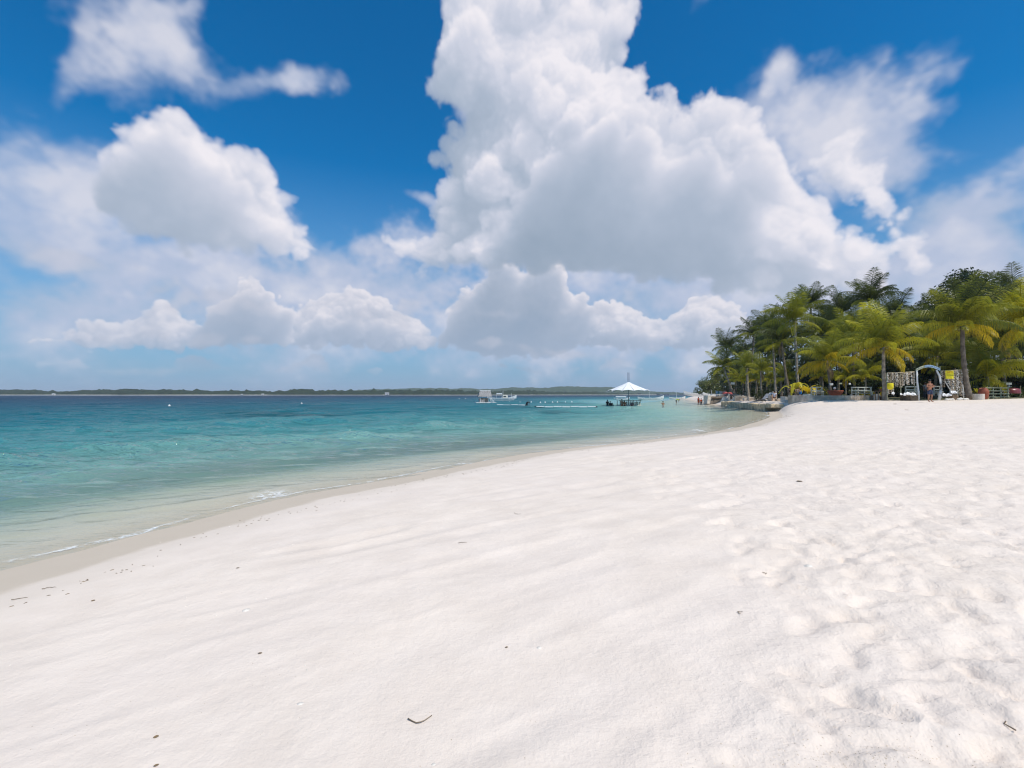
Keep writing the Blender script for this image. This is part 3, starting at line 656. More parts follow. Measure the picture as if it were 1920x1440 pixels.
def frond_mesh(name, rise, droop, hang, seed, n=46, wind=0.0):
    """One pinnate leaf of unit length: an arching midrib with drooping leaflets along both sides."""
    rnd = random.Random(seed); mb = MB(); pts = []; p = Vector((0, 0, 0)); a = rise; K = 16
    for i in range(K + 1):
        pts.append(p.copy()); a -= droop / K * (0.4 + 1.2 * i / K)
        p = p + Vector((math.cos(a), wind * (i / K) ** 2, math.sin(a))) / K
    mb.tube(pts, [0.014 * (1 - 0.88 * i / K) + 0.0012 for i in range(K + 1)], 5)
    for i in range(n):
        t = 0.13 + 0.87 * (i + rnd.uniform(-.25, .25)) / (n - 1); t = min(max(t, .1), .995)
        k = t * K; j = min(int(k), K - 1); o = pts[j].lerp(pts[j + 1], k - j); tan = (pts[j + 1] - pts[j]).normalized()
        side = Vector((0, 1, 0)); up = tan.cross(side) * -1.0
        if up.z < 0: up = -up
        L = 0.30 * (math.sin(math.pi * (0.16 + 0.80 * t)) ** 0.65) * rnd.uniform(.85, 1.1)
        for sg in (-1, 1):
            d = (side * sg * rnd.uniform(.75, .95) + tan * (0.35 + 0.55 * t) + up * rnd.uniform(-.05, .25)).normalized()
            g = Vector((0, 0, -1)); w = 0.0125 * rnd.uniform(.8, 1.2)
            m1 = o + d * L * .5 + g * L * hang * .18; tip = o + (d * (1 - hang * .45) + g * hang * .95).normalized() * L
            q = tan.cross(d).normalized().cross(d).normalized()
            q = tan * 0.8 + q * 0.2
            mb.add([o - q * w * .5, o + q * w * .5, m1 + q * w, m1 - q * w, tip], [(0, 1, 2, 3), (3, 2, 4)])
    me = bpy.data.meshes.new(name); me.from_pydata(mb.v, [], mb.f); me.update(); me.materials.append(LEAF['green'])
    return me
FRONDS = {'spear': [frond_mesh('frond', 1.42, 0.55, 0.3, 1), frond_mesh('frond', 1.28, 0.8, 0.4, 2, wind=.1), frond_mesh('frond', 1.2, 0.7, 0.45, 10, wind=-.1)],
          'arch': [frond_mesh('frond', 1.0, 1.25, 0.55, 3), frond_mesh('frond', 0.9, 1.45, 0.7, 4, wind=.12), frond_mesh('frond', 1.1, 1.6, 0.65, 5, wind=-.1)],
          'out': [frond_mesh('frond', 0.5, 1.35, 0.8, 6), frond_mesh('frond', 0.4, 1.15, 0.9, 7, wind=.1)],
          'low': [frond_mesh('frond', 0.05, 1.25, 1.0, 8), frond_mesh('frond', -0.15, 1.15, 1.0, 9, wind=-.08)]}
def palm(base, crown, size, tones, seed, label, group=None, nf=20, r0=0.16, dark=False, nuts=0, kinds=(0.36, 0.33, 0.17, 0.14), skirt=0):
    rnd = random.Random(seed); t = thing('palm_tree', label, 'palm tree', base, 0, group); hang = rnd.uniform(-.16, .16)
    top = Vector(crown) - Vector(base); mb = MB(); K = 12; side = Vector((rnd.uniform(-.25, .25), rnd.uniform(-.2, .2), 0))
    pts = [Vector((0, 0, -0.15)).lerp(top, i / K) + side * math.sin(math.pi * i / K) * min(1.0, top.length * .09) for i in range(K + 1)]
    # lean starts at the foot and straightens
    pts = [Vector((top.x * (i / K) ** 0.8 + side.x * math.sin(math.pi * i / K) * .5, q.y, q.z)) for i, q in enumerate(pts)]
    rad = [r0 * (1.0 + 0.75 * math.exp(-i * 1.1) - 0.32 * i / K) * (1 + 0.05 * (-1) ** i) for i in range(K + 1)]
    mb.tube(pts, rad, 9); mb.build('trunk', TRUNK_D if dark else TRUNK, t, smooth=True)
    order = ['spear', 'arch', 'out', 'low']; cnt = [max(1, round(nf * k)) for k in kinds]; az = rnd.uniform(0, 6.28)
    for kind, c in zip(order, cnt):
        for i in range(c):
            az += 2.39996; me = rnd.choice(FRONDS[kind]); o = bpy.data.objects.new('frond', me); col.objects.link(o); o.parent = t
            l = size * rnd.uniform(.85, 1.12) * {'spear': 1.04, 'arch': 1.0, 'out': .9, 'low': .74}[kind]
            o.location = top + Vector((0, 0, rnd.uniform(-.12, .12))); o.scale = (l, l, l)
            o.rotation_euler = (rnd.uniform(-.35, .35), rnd.uniform(-.16, .16) + hang * math.cos(az + seed), az + rnd.uniform(-.3, .3))
            tone = tones[order.index(kind)]; tone = rnd.choice(tone) if isinstance(tone, (list, tuple)) else tone
            o.material_slots[0].link = 'OBJECT'; o.material_slots[0].material = LEAF[tone]
    for i in range(skirt):
        me = rnd.choice(FRONDS['low']); o = bpy.data.objects.new('dry_frond', me); col.objects.link(o); o.parent = t
        o.location = top + Vector((0, 0, -.25)); l = size * .5; o.scale = (l, l, l); o.rotation_euler = (0, R(48), rnd.uniform(0, 6.28))
        o.material_slots[0].link = 'OBJECT'; o.material_slots[0].material = LEAF['dry']
    for i in range(nuts):
        q = 6.28 * i / max(nuts, 1) + rnd.uniform(-.3, .3); rr = .12
        c = top + Vector((math.cos(q) * .24, math.sin(q) * .24, -.22 - rnd.uniform(0, .12)))
        MB().lathe([(.02, -.15), (.09, -.10), (.12, 0), (.09, .10), (.02, .14)], c, 8).build('coconut', mat('coconut_husk', (.20, .19, .05), .6), t, smooth=True)
    return t
G, Lm, Go, Dk = 'green', 'lime', 'gold', 'dark'
# px of foot, px/py of crown, depth, frond length, tones, fronds, label
PALMS = [
 (1660, 1653, 651, 42.0, 4.1, ((G, Lm), (G, Lm), (Lm, Go), Go), 30, 'large palm with golden lower fronds left of the shell curtain fence', .17, 4),
 (1819, 1807, 611, 41.2, 4.3, ((G, Dk), G, (Lm, G), (Go, Go, Lm)), 32, 'tall palm with flared grey trunk at the right end of the shell fence', .21, 6),
 (1558, 1555, 676, 47.0, 3.5, (G, (G, Lm), (Lm, Go), Go), 26, 'short yellow-fronded palm behind the concrete wall with a pale sign on its trunk', .15, 2),
 (1499, 1489, 602, 54.0, 3.7, ((Dk, G), G, G, (G, Lm)), 26, 'tall straight palm with a white painted band near its foot', .16, 3),
 (1455, 1449, 620, 62.0, 3.3, (Dk, (Dk, G), G, G), 22, 'tall thin palm behind the stone platform', .15, 2),
 (1484, 1469, 640, 59.0, 3.4, (Dk, (Dk, G), G, (G, Lm)), 20, 'palm with a leaning grey trunk left of the white banded palm', .17, 2),
 (1527, 1519, 572, 70.0, 3.5, (Dk, Dk, (Dk, G), (G, Lm)), 22, 'tallest dark palm rising behind the white banded palm', .17, 2),
 (1383, 1357, 688, 86.0, 3.7, ((G, Dk), G, (G, Lm), Lm), 20, 'leaning palm over the hanging washing with a white board on its trunk', .19, 2),
 (1371, 1364, 652, 97.0, 3.9, (Dk, Dk, (Dk, G), G), 22, 'leftmost tall palm at the seaward end of the grove', .18, 0),
 (1403, 1413, 628, 84.0, 3.9, (Dk, Dk, G, (G, Lm)), 22, 'tall palm with a dark crown third from the seaward end', .18, 2),
 (1404, 1401, 690, 72.0, 2.9, (G, G, (G, Lm), Lm), 16, 'young palm with a pale bulging trunk behind the low broken walls', .22, 0),
 (1430, 1429, 695, 68.0, 2.7, (G, G, Lm, Lm), 16, 'small young palm with a slim pale trunk beside a round green bush', .15, 0),
 (1587, 1578, 590, 66.0, 3.9, (Dk, Dk, G, (G, Lm)), 20, 'dark tall palm between the short yellow palm and the large golden one', .17, 2),
 (1640, 1633, 566, 60.0, 3.9, (Dk, Dk, (Dk, G), G), 22, 'dark windswept palm crown above and behind the large golden palm', .17, 0),
 (1606, 1604, 640, 53.0, 3.6, (G, (G, Lm), Lm, (Lm, Go)), 20, 'mid height palm with a pale trunk behind the white slatted bench', .15, 0),
 (1902, 1905, 560, 60.0, 4.3, (Dk, Dk, Dk, G), 24, 'dark palm high at the right edge behind the yellow one', .18, 0),
 (1932, 1926, 606, 43.0, 4.6, ((G, Lm), Lm, (Lm, Go), Go), 24, 'yellow-green palm cut by the right edge of the picture', .18, 0),
 (1862, 1857, 706, 45.0, 3.9, (G, (G, Lm), (G, Lm), Lm), 18, 'low stemless young palm behind the weathered slat fence', .15, 0),
 (1752, 1754, 668, 49.0, 3.8, (G, G, (G, Lm), (Lm, Go)), 20, 'palm seen over the top of the arched gateway', .15, 0),
 (1712, 1708, 630, 56.0, 3.7, (Dk, (Dk, G), G, G), 20, 'palm behind the left half of the shell curtain', .15, 0),
 (1890, 1885, 640, 50.0, 4.4, (G, (Dk, G), (G, Lm), (Lm, Go)), 22, 'palm behind the upturned red boat', .16, 0),
 (1536, 1540, 628, 60.0, 3.7, (Dk, (Dk, G), G, (G, Lm)), 20, 'palm half hidden behind the short yellow palm', .15, 0),
]
for i, (pb, pc, yc, dep, ln, tones, nf, label, r0, nuts) in enumerate(PALMS):
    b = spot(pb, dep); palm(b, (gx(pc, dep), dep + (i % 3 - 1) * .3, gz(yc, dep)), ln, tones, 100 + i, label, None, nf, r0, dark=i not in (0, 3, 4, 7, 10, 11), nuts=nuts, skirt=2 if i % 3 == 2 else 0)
BACK = [(1380, 668, 112), (1398, 660, 108), (1425, 648, 92), (1440, 660, 80), (1462, 652, 78), (1505, 636, 76), (1550, 606, 82), (1570, 622, 74), (1622, 612, 70), (1660, 596, 72), (1685, 600, 66), (1725, 606, 70), (1770, 612, 62), (1838, 590, 68), (1862, 600, 58), (1690, 656, 60), (1735, 700, 56), (1790, 690, 50), (1830, 670, 52), (1910, 660, 54), (1640, 690, 58), (1575, 676, 58), (1520, 690, 64), (1415, 694, 88), (1392, 700, 98)]
for i, (px, py, dep) in enumerate(sorted(BACK)):
    b = spot(px + (i * 7) % 11 - 5, dep)
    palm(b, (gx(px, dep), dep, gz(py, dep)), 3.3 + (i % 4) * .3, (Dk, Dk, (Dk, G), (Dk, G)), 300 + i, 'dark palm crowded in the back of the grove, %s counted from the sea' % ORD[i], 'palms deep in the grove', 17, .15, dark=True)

for i, (px, py, dep, ln, l) in enumerate([(1378, 712, 92, 2.6, 'low young palm with bright fronds behind the red tarpaulin'), (1396, 714, 84, 2.4, 'low young palm at the foot of the bulging trunk'), (1417, 712, 80, 2.5, 'low young palm between the two small slim palms'), (1443, 711, 72, 2.4, 'low bright young palm behind the deck chairs'), (1470, 709, 66, 2.4, 'low young palm behind the person in black'), (1540, 706, 58, 2.4, 'low young palm behind the small white bench'), (1585, 707, 54, 2.3, 'low young palm between the terracotta bowl and the long bench'), (1622, 706, 52, 2.3, 'low young palm behind the right end of the long bench')]):
    palm(spot(px, dep), (gx(px + 2, dep), dep, gz(py, dep)), ln, (G, (G, Lm), Lm, (Lm, Go)), 500 + i, l, 'young palms under the canopy', 15, .10)

# ------------------------------------------------------------------ broadleaf trees and bushes
def leaf_cloud(clumps, n, size, seed, flat=0.6):
    """Leaf-sized faces gathered in clumps; returns vertices and faces."""
    rng = np.random.default_rng(seed); C = np.array(clumps, float)
    w = C[:, 3] ** 2; k = rng.choice(len(C), n, p=w / w.sum()); d = rng.standard_normal((n, 3)); d /= np.linalg.norm(d, axis=1)[:, None]
    r = C[k, 3] * rng.uniform(0.35, 1.08, n) ** 0.6
    P = C[k, :3] + d * r[:, None] * np.array([1, 1, flat + .25])
    nrm = d * 0.5 + rng.standard_normal((n, 3)) * 0.6 + np.array([0, 0, .5]); nrm /= np.linalg.norm(nrm, axis=1)[:, None]
    a = np.cross(nrm, rng.standard_normal((n, 3))); a /= np.linalg.norm(a, axis=1)[:, None]; b = np.cross(nrm, a)
    s = size * rng.uniform(.6, 1.3, n)[:, None]
    V = np.stack([P - a * s, P + b * s * .55, P + a * s, P - b * s * .55], 1).reshape(-1, 3)
    return V, np.arange(n * 4).reshape(n, 4)
def np_obj(name, V, F, m, parent=None):
    me = bpy.data.meshes.new(name); me.vertices.add(len(V)); me.vertices.foreach_set('co', V.astype(np.float32).ravel())
    me.loops.add(F.size); me.loops.foreach_set('vertex_index', F.astype(np.int32).ravel())
    me.polygons.add(len(F)); me.polygons.foreach_set('loop_start', np.arange(0, F.size, F.shape[1], dtype=np.int32))
    me.update(calc_edges=True); me.materials.append(m)
    o = bpy.data.objects.new(name, me); col.objects.link(o)
    if parent: o.parent = parent
    return o
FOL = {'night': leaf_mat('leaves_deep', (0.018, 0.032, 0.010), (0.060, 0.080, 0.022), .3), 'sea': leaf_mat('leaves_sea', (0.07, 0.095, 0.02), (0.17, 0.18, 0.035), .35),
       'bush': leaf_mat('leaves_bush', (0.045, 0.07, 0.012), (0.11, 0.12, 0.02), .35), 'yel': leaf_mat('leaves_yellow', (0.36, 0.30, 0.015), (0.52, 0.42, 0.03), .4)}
BARK = mat('bark', (0.16, 0.13, 0.10), .9, .3, 4.0, .6, 12.0)
def tree(label, base, w, h, dpt, tone, seed, n=4200, group=None, leaf=.17, clumps=26, name='broadleaf_tree', cat='tree', low=0.35):
    rnd = random.Random(seed); t = thing(name, label, cat, base, 0, group)
    cl = []
    for i in range(clumps):
        a = rnd.uniform(0, 6.28); r = math.sqrt(rnd.random()); z = h * (low + (1 - low) * rnd.random() ** .8)
        k = math.sin(math.pi * min(1, max(.1, (z / h - low * .6) / (1 - low * .6) * .86 + .08)))
        cl.append((math.cos(a) * r * w * .5 * k, math.sin(a) * r * dpt * .5 * k, z - w * .06, w * rnd.uniform(.06, .16)))
    tr = MB(); tr.tube([(0, 0, -.2), (.1, 0, h * .2), (.05, .1, h * .42), (0, 0, h * .66)], [w * .030, w * .024, w * .019, w * .008], 8)
    trunk = tr.build('trunk', BARK, t, smooth=True)
    for c in cl[::4]:
        MB().tube([(.05, .05, h * .36), (c[0] * .5, c[1] * .5, (h * .36 + c[2]) * .55), c[:3]], [w * .014, w * .009, w * .003], 5).build('limb', BARK, trunk)
    V, F = leaf_cloud(cl, n, leaf, seed); np_obj('crown', V, F, FOL[tone], t)
    return t
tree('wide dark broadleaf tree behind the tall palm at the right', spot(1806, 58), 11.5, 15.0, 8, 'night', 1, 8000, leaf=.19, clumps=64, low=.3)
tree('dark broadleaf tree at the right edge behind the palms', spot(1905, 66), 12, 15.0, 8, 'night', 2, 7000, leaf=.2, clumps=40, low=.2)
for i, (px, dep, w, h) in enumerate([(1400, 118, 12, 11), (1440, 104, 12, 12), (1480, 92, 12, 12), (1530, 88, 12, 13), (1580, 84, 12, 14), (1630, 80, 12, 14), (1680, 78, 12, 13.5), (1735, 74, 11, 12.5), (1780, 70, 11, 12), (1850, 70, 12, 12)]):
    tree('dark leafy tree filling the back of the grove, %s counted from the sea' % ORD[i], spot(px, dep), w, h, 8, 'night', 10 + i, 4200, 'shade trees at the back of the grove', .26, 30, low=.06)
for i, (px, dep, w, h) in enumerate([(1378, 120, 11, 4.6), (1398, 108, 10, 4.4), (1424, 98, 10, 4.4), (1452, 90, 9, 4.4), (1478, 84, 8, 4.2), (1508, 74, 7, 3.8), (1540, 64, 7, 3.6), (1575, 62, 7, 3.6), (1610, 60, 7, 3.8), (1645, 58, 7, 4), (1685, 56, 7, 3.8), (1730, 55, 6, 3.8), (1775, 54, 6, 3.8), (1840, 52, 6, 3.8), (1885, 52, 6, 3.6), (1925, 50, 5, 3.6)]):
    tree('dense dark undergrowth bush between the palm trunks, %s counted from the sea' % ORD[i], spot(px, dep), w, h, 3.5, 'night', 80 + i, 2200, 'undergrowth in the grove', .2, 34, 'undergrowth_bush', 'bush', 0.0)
for i, (px, dep, w, h, l) in enumerate([(1322, 214, 11, 6.5, 'seaward-most low green tree at the tip of the island'), (1338, 190, 12, 8.5, 'low rounded green tree second from the tip of the island'), (1351, 160, 10, 9.5, 'round green tree behind the beached boats'), (1362, 136, 9, 9.0, 'green tree behind the hanging washing'), (1332, 176, 9, 5.5, 'low spreading bush-like tree above the sand spit')]):
    tree(l, spot(px, dep), w, h, w * .9, 'sea', 40 + i, 4200, 'low trees at the tip of the island', .24, 28, low=.08)
for i, (px, dep, w, h, tone, l) in enumerate([(1428, 63, 2.4, 1.4, 'bush', 'round clipped green bush beside the small young palm'), (1448, 66, 2.2, 2.3, 'bush', 'loose pale-leaved shrub behind the deck chairs'), (1600, 49, 1.8, 1.1, 'bush', 'green shrub seen through the white slatted bench'), (1535, 52, 3.2, 1.6, 'bush', 'green shrub behind the small white bench'), (1626, 48, 1.4, 1.0, 'yel', 'yellow-leaved shrub behind the long white bench'), (1722, 50, 3, 1.6, 'bush', 'shrub in the shade behind the shell curtain'), (1880, 47, 3.5, 1.6, 'bush', 'green shrub behind the weathered slat fence'), (1835, 45, 2.4, 1.5, 'night', 'dark shrub between the tall palm and the slat fence')]):
    tree(l, spot(px, dep), w, h, w * .8, tone, 60 + i, 900, None, .075, 14, 'shrub', 'shrub', .12)
def broad_plant(label, base, n, ln, tone, seed):
    """Clump of broad upright blades, like a young banana."""
    rnd = random.Random(seed); t = thing('banana_plant', label, 'plant', base)
    MB().tube([(0, 0, -.1), (0, 0, ln * .3), (.03, 0, ln * .6)], [.10, .08, .04], 8).build('stem', mat('green_stem', (.20, .24, .05)), t, smooth=True)
    for i in range(n):
        a = 6.28 * i / n + rnd.uniform(-.3, .3); tilt = rnd.uniform(1.0, 1.45); l = ln * rnd.uniform(.8, 1.1); mb = MB(); vs, fs = [], []
        for k in range(9):
            q = k / 8; an = tilt - 1.2 * q * q; x, z = (l * q * math.cos(tilt * (1 - .35 * q))), l * q * math.sin(an * .9 + .15)
            w = .24 * math.sin(math.pi * min(.97, .08 + q * .92)) ** .6
            for sd in (-1, 0, 1): vs.append((math.cos(a) * x - math.sin(a) * w * sd, math.sin(a) * x + math.cos(a) * w * sd, ln * .25 + z - abs(sd) * .05))
        for k in range(8):
            for c in (0, 1): fs.append((k * 3 + c, k * 3 + c + 1, k * 3 + c + 4, k * 3 + c + 3))
        mb.add(vs, fs); mb.build('leaf_blade', LEAF[tone], t, smooth=True)
    return t
broad_plant('bright yellow-green broad-leaved plant beside the white banded palm', spot(1491, 54.2), 8, 2.6, 'lime', 5)
broad_plant('golden broad-leaved plant right of the white banded palm', spot(1516, 53), 7, 2.3, 'gold', 6)

# ------------------------------------------------------------------ materials for built things
CONC = mat('weathered_concrete', (0.62, 0.52, 0.41), .9, .25, 1.6, .5, 14, stain=(0.30, 0.235, 0.17))
CONC_L = mat('pale_concrete', (0.66, 0.60, 0.52), .9, .18, 2.0, .4, 14, stain=(0.36, 0.32, 0.27))
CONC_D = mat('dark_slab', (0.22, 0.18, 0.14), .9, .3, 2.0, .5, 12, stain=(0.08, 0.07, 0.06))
STONE = mat('coral_stone', (0.70, 0.55, 0.35), .95, .3, 2.5, .8, 8, stain=(0.34, 0.25, 0.15))
WHITE = mat('white_paint', (0.80, 0.80, 0.78), .5, .06, 5.0, stain=(0.60, 0.58, 0.53))
WOODW = mat('whitewashed_wood', (0.62, 0.62, 0.54), .7, .15, 8.0, stain=(0.38, 0.38, 0.28))
WOODG = mat('grey_green_wood', (0.36, 0.37, 0.25), .8, .2, 8.0, stain=(0.2, 0.2, 0.12))
WOOD = mat('brown_wood', (0.16, 0.11, 0.07), .8, .3, 8.0)
BAMBOO = mat('bamboo', (0.55, 0.47, 0.30), .6, .2, 6.0)
TERRA = mat('terracotta', (0.30, 0.085, 0.045), .6, .15, 5.0, stain=(0.18, 0.06, 0.04))
BLACK = mat('black_plastic', (0.02, 0.02, 0.022), .5, .1)
GREYM = mat('grey_metal', (0.30, 0.31, 0.33), .4, .1, metal=.6)
SHELL = mat('bleached_shell', (0.74, 0.70, 0.63), .6, .12, 9.0, stain=(0.5, 0.43, 0.35))
THATCH = mat('grey_thatch', (0.30, 0.29, 0.28), .95, .3, 5.0, .8, 24, stain=(0.17, 0.16, 0.15))
CANVAS = mat('white_canvas', (0.82, 0.82, 0.82), .7, .05, 2.0)
RED = mat('red_cloth', (0.42, 0.07, 0.06), .8, .15, 3.0)
SOIL = mat('dark_soil', (0.07, 0.055, 0.04), .95, .3, 6.0)
YEL = mat('yellow_sheet', (0.80, 0.66, 0.02), .6, .08, 3.0)

def text(body, size, m, parent, loc, rot, name='lettering', extrude=.003):
    c = bpy.data.curves.new(name, 'FONT'); c.body = body; c.size = size; c.extrude = extrude; c.align_x = 'CENTER'; c.align_y = 'CENTER'
    t = bpy.data.objects.new(name + '_curve', c); col.objects.link(t)
    me = bpy.data.meshes.new_from_object(t.evaluated_get(bpy.context.evaluated_depsgraph_get())); bpy.data.objects.remove(t)
    o = bpy.data.objects.new(name, me); col.objects.link(o); me.materials.clear(); me.materials.append(m)
    o.parent = parent; o.location = loc; o.rotation_euler = rot
    return o

# ------------------------------------------------------------------ stone platform and walls
rs = random.Random(3)
plat = thing('stone_platform', 'low platform edge of rough coral stone blocks at the corner of the cove', 'platform', (0, 0, 0))
path = [(32.6, 72.5), (31.2, 66.2), (29.6, 58.2), (28.2, 51.4), (27.3, 48.4)]
k = 0
for (x0, y0), (x1, y1) in zip(path, path[1:]):
    L = math.hypot(x1 - x0, y1 - y0); d = 0; n = max(2, round(L / 2.5)); an = math.atan2(y1 - y0, x1 - x0)
    for i in range(n):
        l = L / n; t = (i + .5) / n; x, y = x0 + (x1 - x0) * t, y0 + (y1 - y0) * t
        h = (.72 if k < 9 else .5) * rs.uniform(.85, 1.1); w = rs.uniform(.9, 1.3)
        b = MB(); b.box((0, 0, 0), (l - rs.uniform(.06, .16), w, h), jit=.06, rnd=rs)
        o = b.build('stone_block', STONE, plat, bevel=.06); o.location = (x + .45 * math.sin(an), y - .45 * math.cos(an) + 0, (.34 if k < 9 else .62) + rs.uniform(-.05, .05)); o.rotation_euler = (rs.uniform(-.04, .04), rs.uniform(-.03, .03), an + rs.uniform(-.05, .05)); k += 1
for i in range(14):                                    # rubble at its foot
    t = rs.random(); x, y = 32.2 - 4.2 * t + rs.uniform(-1.0, -.2), 72 - 21 * t
    b = MB(); b.box((0, 0, 0), (rs.uniform(.4, 1.0), rs.uniform(.3, .7), rs.uniform(.25, .45)), jit=.1, rnd=rs)
    o = b.build('fallen_stone', STONE, plat, bevel=.05); o.location = (x, y, .06); o.rotation_euler = (rs.uniform(-.2, .2), rs.uniform(-.2, .2), rs.uniform(0, 3))

def wall_run(name, label, pts, top, thick, m, base_drop=.4):
    mb = MB(); vs = []; n = len(pts)
    for i, (x, y) in enumerate(pts):
        a, b = pts[max(i - 1, 0)], pts[min(i + 1, n - 1)]; t = Vector((b[0] - a[0], b[1] - a[1], 0)).normalized(); q = Vector((-t.y, t.x, 0)) * thick / 2
        z0 = ground(x, y) - base_drop
        for sg, z in ((-1, z0), (-1, top), (1, top), (1, z0)): vs.append((x + q.x * sg, y + q.y * sg, z))
    fs = []
    for i in range(n - 1):
        for c in range(4): fs.append((i * 4 + c, i * 4 + (c + 1) % 4, i * 4 + 4 + (c + 1) % 4, i * 4 + 4 + c))
    fs += [(0, 3, 2, 1), tuple((n - 1) * 4 + c for c in range(4))]
    mb.add(vs, fs); o = mb.build(name, m, bevel=.03); tag(o, label, 'wall'); return o
wp = [(gx(p_, d_), d_) for p_, d_ in ((1480, 48.2), (1490, 47.2), (1505, 46.3), (1525, 45.7), (1550, 45.3), (1580, 45.1), (1605, 45.1), (1627, 45.5))]
wall_run('concrete_wall', 'long curved grey concrete retaining wall streaked with stains', wp, 1.70, .34, CONC)
o = wall_run('concrete_wall', 'short brown-stained end piece of wall beside the pale concrete cube', [(gx(1629, 46.2), 46.2), (gx(1642, 45.6), 45.6)], 1.66, .34, CONC_D)
def block(name, label, cat, px, dep, w, h, d, m, rz=0., z=None, jit=.03, rx=0., ry=0., bevel=.03, group=None):
    p = spot(px, dep); b = MB(); b.box((0, 0, h / 2 - .06), (w, d, h), jit=jit, rnd=rs); o = b.build(name, m, bevel=bevel)
    o.location = (p.x, p.y, p.z if z is None else z); o.rotation_euler = (rx, ry, rz); return tag(o, label, cat, group)
block('concrete_block', 'pale concrete cube at the right end of the retaining wall', 'block', 1651, 44.4, .86, .62, .7, CONC_L, .1)
block('concrete_slab', 'tilted pale slab at the left end of the retaining wall', 'slab', 1474, 53, .9, .55, .8, CONC_L, .2, ry=.06)
block('concrete_step', 'low flat step in front of the parked motorbike', 'step', 1484, 51.4, 1.5, .22, .8, CONC_L, .1)
block('concrete_block', 'dark grey square block beside the seated person in white', 'block', 1446, 60, .55, .75, .5, CONC, .1)
block('concrete_pillar', 'square grey pillar stump against the tall thin palm', 'pillar', 1452, 61.5, .45, 1.25, .4, CONC)
block('concrete_block', 'low grey slab lying right of the seated person in white', 'slab', 1459, 60.5, 1.1, .25, .7, CONC, -.1)
block('concrete_block', 'weathered square concrete pier standing at the water edge', 'pier', 1329, 86, 1.25, 1.5, 1.1, CONC_L, .15, .1, .1)
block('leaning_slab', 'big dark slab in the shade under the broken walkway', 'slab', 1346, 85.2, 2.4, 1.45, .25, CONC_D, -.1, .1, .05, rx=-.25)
b = MB(); b.add([(-.1, 0, 1.35), (.45, 0, 1.35), (.62, -.75, 0), (-1.0, -.75, 0), (-.1, .25, 1.35), (.45, .25, 1.35), (.7, .2, -.1), (-.9, .2, -.1)], [(0, 3, 2, 1), (4, 5, 6, 7), (0, 1, 5, 4), (1, 2, 6, 5), (2, 3, 7, 6), (3, 0, 4, 7)])
o = b.build('ramp_slab', CONC_L, bevel=.03); o.location = (gx(1357, 84), 84, .05); tag(o, 'bright triangular concrete ramp sloping into the shallows', 'ramp')
b = MB(); b.box((0, 0, 0), (.16, .16, 1.35)); o = b.build('prop_post', CONC_L, bevel=.01); o.location = (gx(1366, 83.6), 83.6, .55); o.rotation_euler = (0, -.38, 0); tag(o, 'thin concrete prop leaning against the ramp', 'post')
block('walkway_slab', 'long thin pale walkway slab above the dark leaning slab', 'slab', 1360, 86.4, 5.0, .16, 1.4, CONC_L, -.05, gz(740.8, 86.4))
for px, dep, w, h, l in ((1391, 74, 2.2, .75, 'broken low wall of grey concrete behind the platform, leftmost piece'), (1404, 73, 1.6, .4, 'pale fallen slab in front of the broken low wall'), (1418, 69, 2.2, .55, 'low broken wall piece in front of the young palms'), (1385, 79, 1.6, .6, 'squat block of concrete left of the broken low walls')):
    block('broken_wall', l, 'wall', px, dep, w, h, .6, CONC if px in (1391, 1418) else CONC_L, rs.uniform(-.2, .2), None, .06)
for px, dep, h, l in ((1366.5, 82, .95, 'pale pointed concrete post in front of the red tarpaulin'), (1337, 88, .8, 'short pointed post beside the square concrete pier'), (1393, 75, .8, 'pointed concrete stump with a white top behind the low wall'), (1416, 71, .8, 'pointed concrete stump behind the low broken wall near the small palm')):
    p = spot(px, dep); b = MB(); b.lathe([(.22, -.1), (.2, h * .55), (.12, h * .8), (.13, h * .88), (.03, h)], (0, 0, 0), 8)
    o = b.build('concrete_post', CONC_L, smooth=False); o.location = (p.x, p.y, p.z + (.25 if px < 1370 else 0)); tag(o, l, 'post')

# ------------------------------------------------------------------ arch, shell curtains and the things around them
ax0, ax1, ad = gx(1719.5, 41.4), gx(1763, 41.4), 41.4
az0 = ground(ax0, ad)
arch = thing('arched_gateway', 'white arched gateway with a pale blue curved name board', 'gate', ((ax0 + ax1) / 2, ad, az0))
hw = (ax1 - ax0) / 2; H = gz(695, ad) - az0
MB().tube([(-hw + .12, 0, -.1), (-hw + .10, 0, H * .3), (-hw + .02, 0, H * .62), (-hw, 0, H)], [.085, .08, .07, .065], 8).build('post', WHITE, arch, smooth=True)
MB().tube([(hw - .14, 0, -.1), (hw, 0, H * .28), (hw + .06, 0, H * .6), (hw - .04, 0, H * .82), (hw - .3, 0, H * 1.02)], [.11, .10, .085, .075, .065], 8).build('post', WHITE, arch, smooth=True)
def arc_board(name, m, t0, t1, thick, zoff, parent, y=0, hgt=.2):
    vs, fs = [], []; N = 14
    for i in range(N + 1):
        t = t0 + (t1 - t0) * i / N; x = -hw - .06 + (2 * hw + .06) * t; z = H + .02 + .40 * math.sin(math.pi * (.04 + .88 * t)) + zoff - .02
        for dy, dz in ((-thick, -hgt / 2), (-thick, hgt / 2), (thick, hgt / 2), (thick, -hgt / 2)): vs.append((x, dy + y, z + dz))
    for i in range(N):
        for c in range(4): fs.append((i * 4 + c, i * 4 + 4 + c, i * 4 + 4 + (c + 1) % 4, i * 4 + (c + 1) % 4))
    fs += [(0, 1, 2, 3), tuple(N * 4 + c for c in (3, 2, 1, 0))]
    return MB().add(vs, fs).build(name, m, parent)
arc_board('name_board', mat('faded_green_board', (.50, .52, .38), .7, .15, 6), 0, .36, .03, 0, arch)
nb = arc_board('name_board', mat('pale_blue_board', (.52, .68, .80), .6, .08, 6), .36, 1.0, .032, 0, arch)
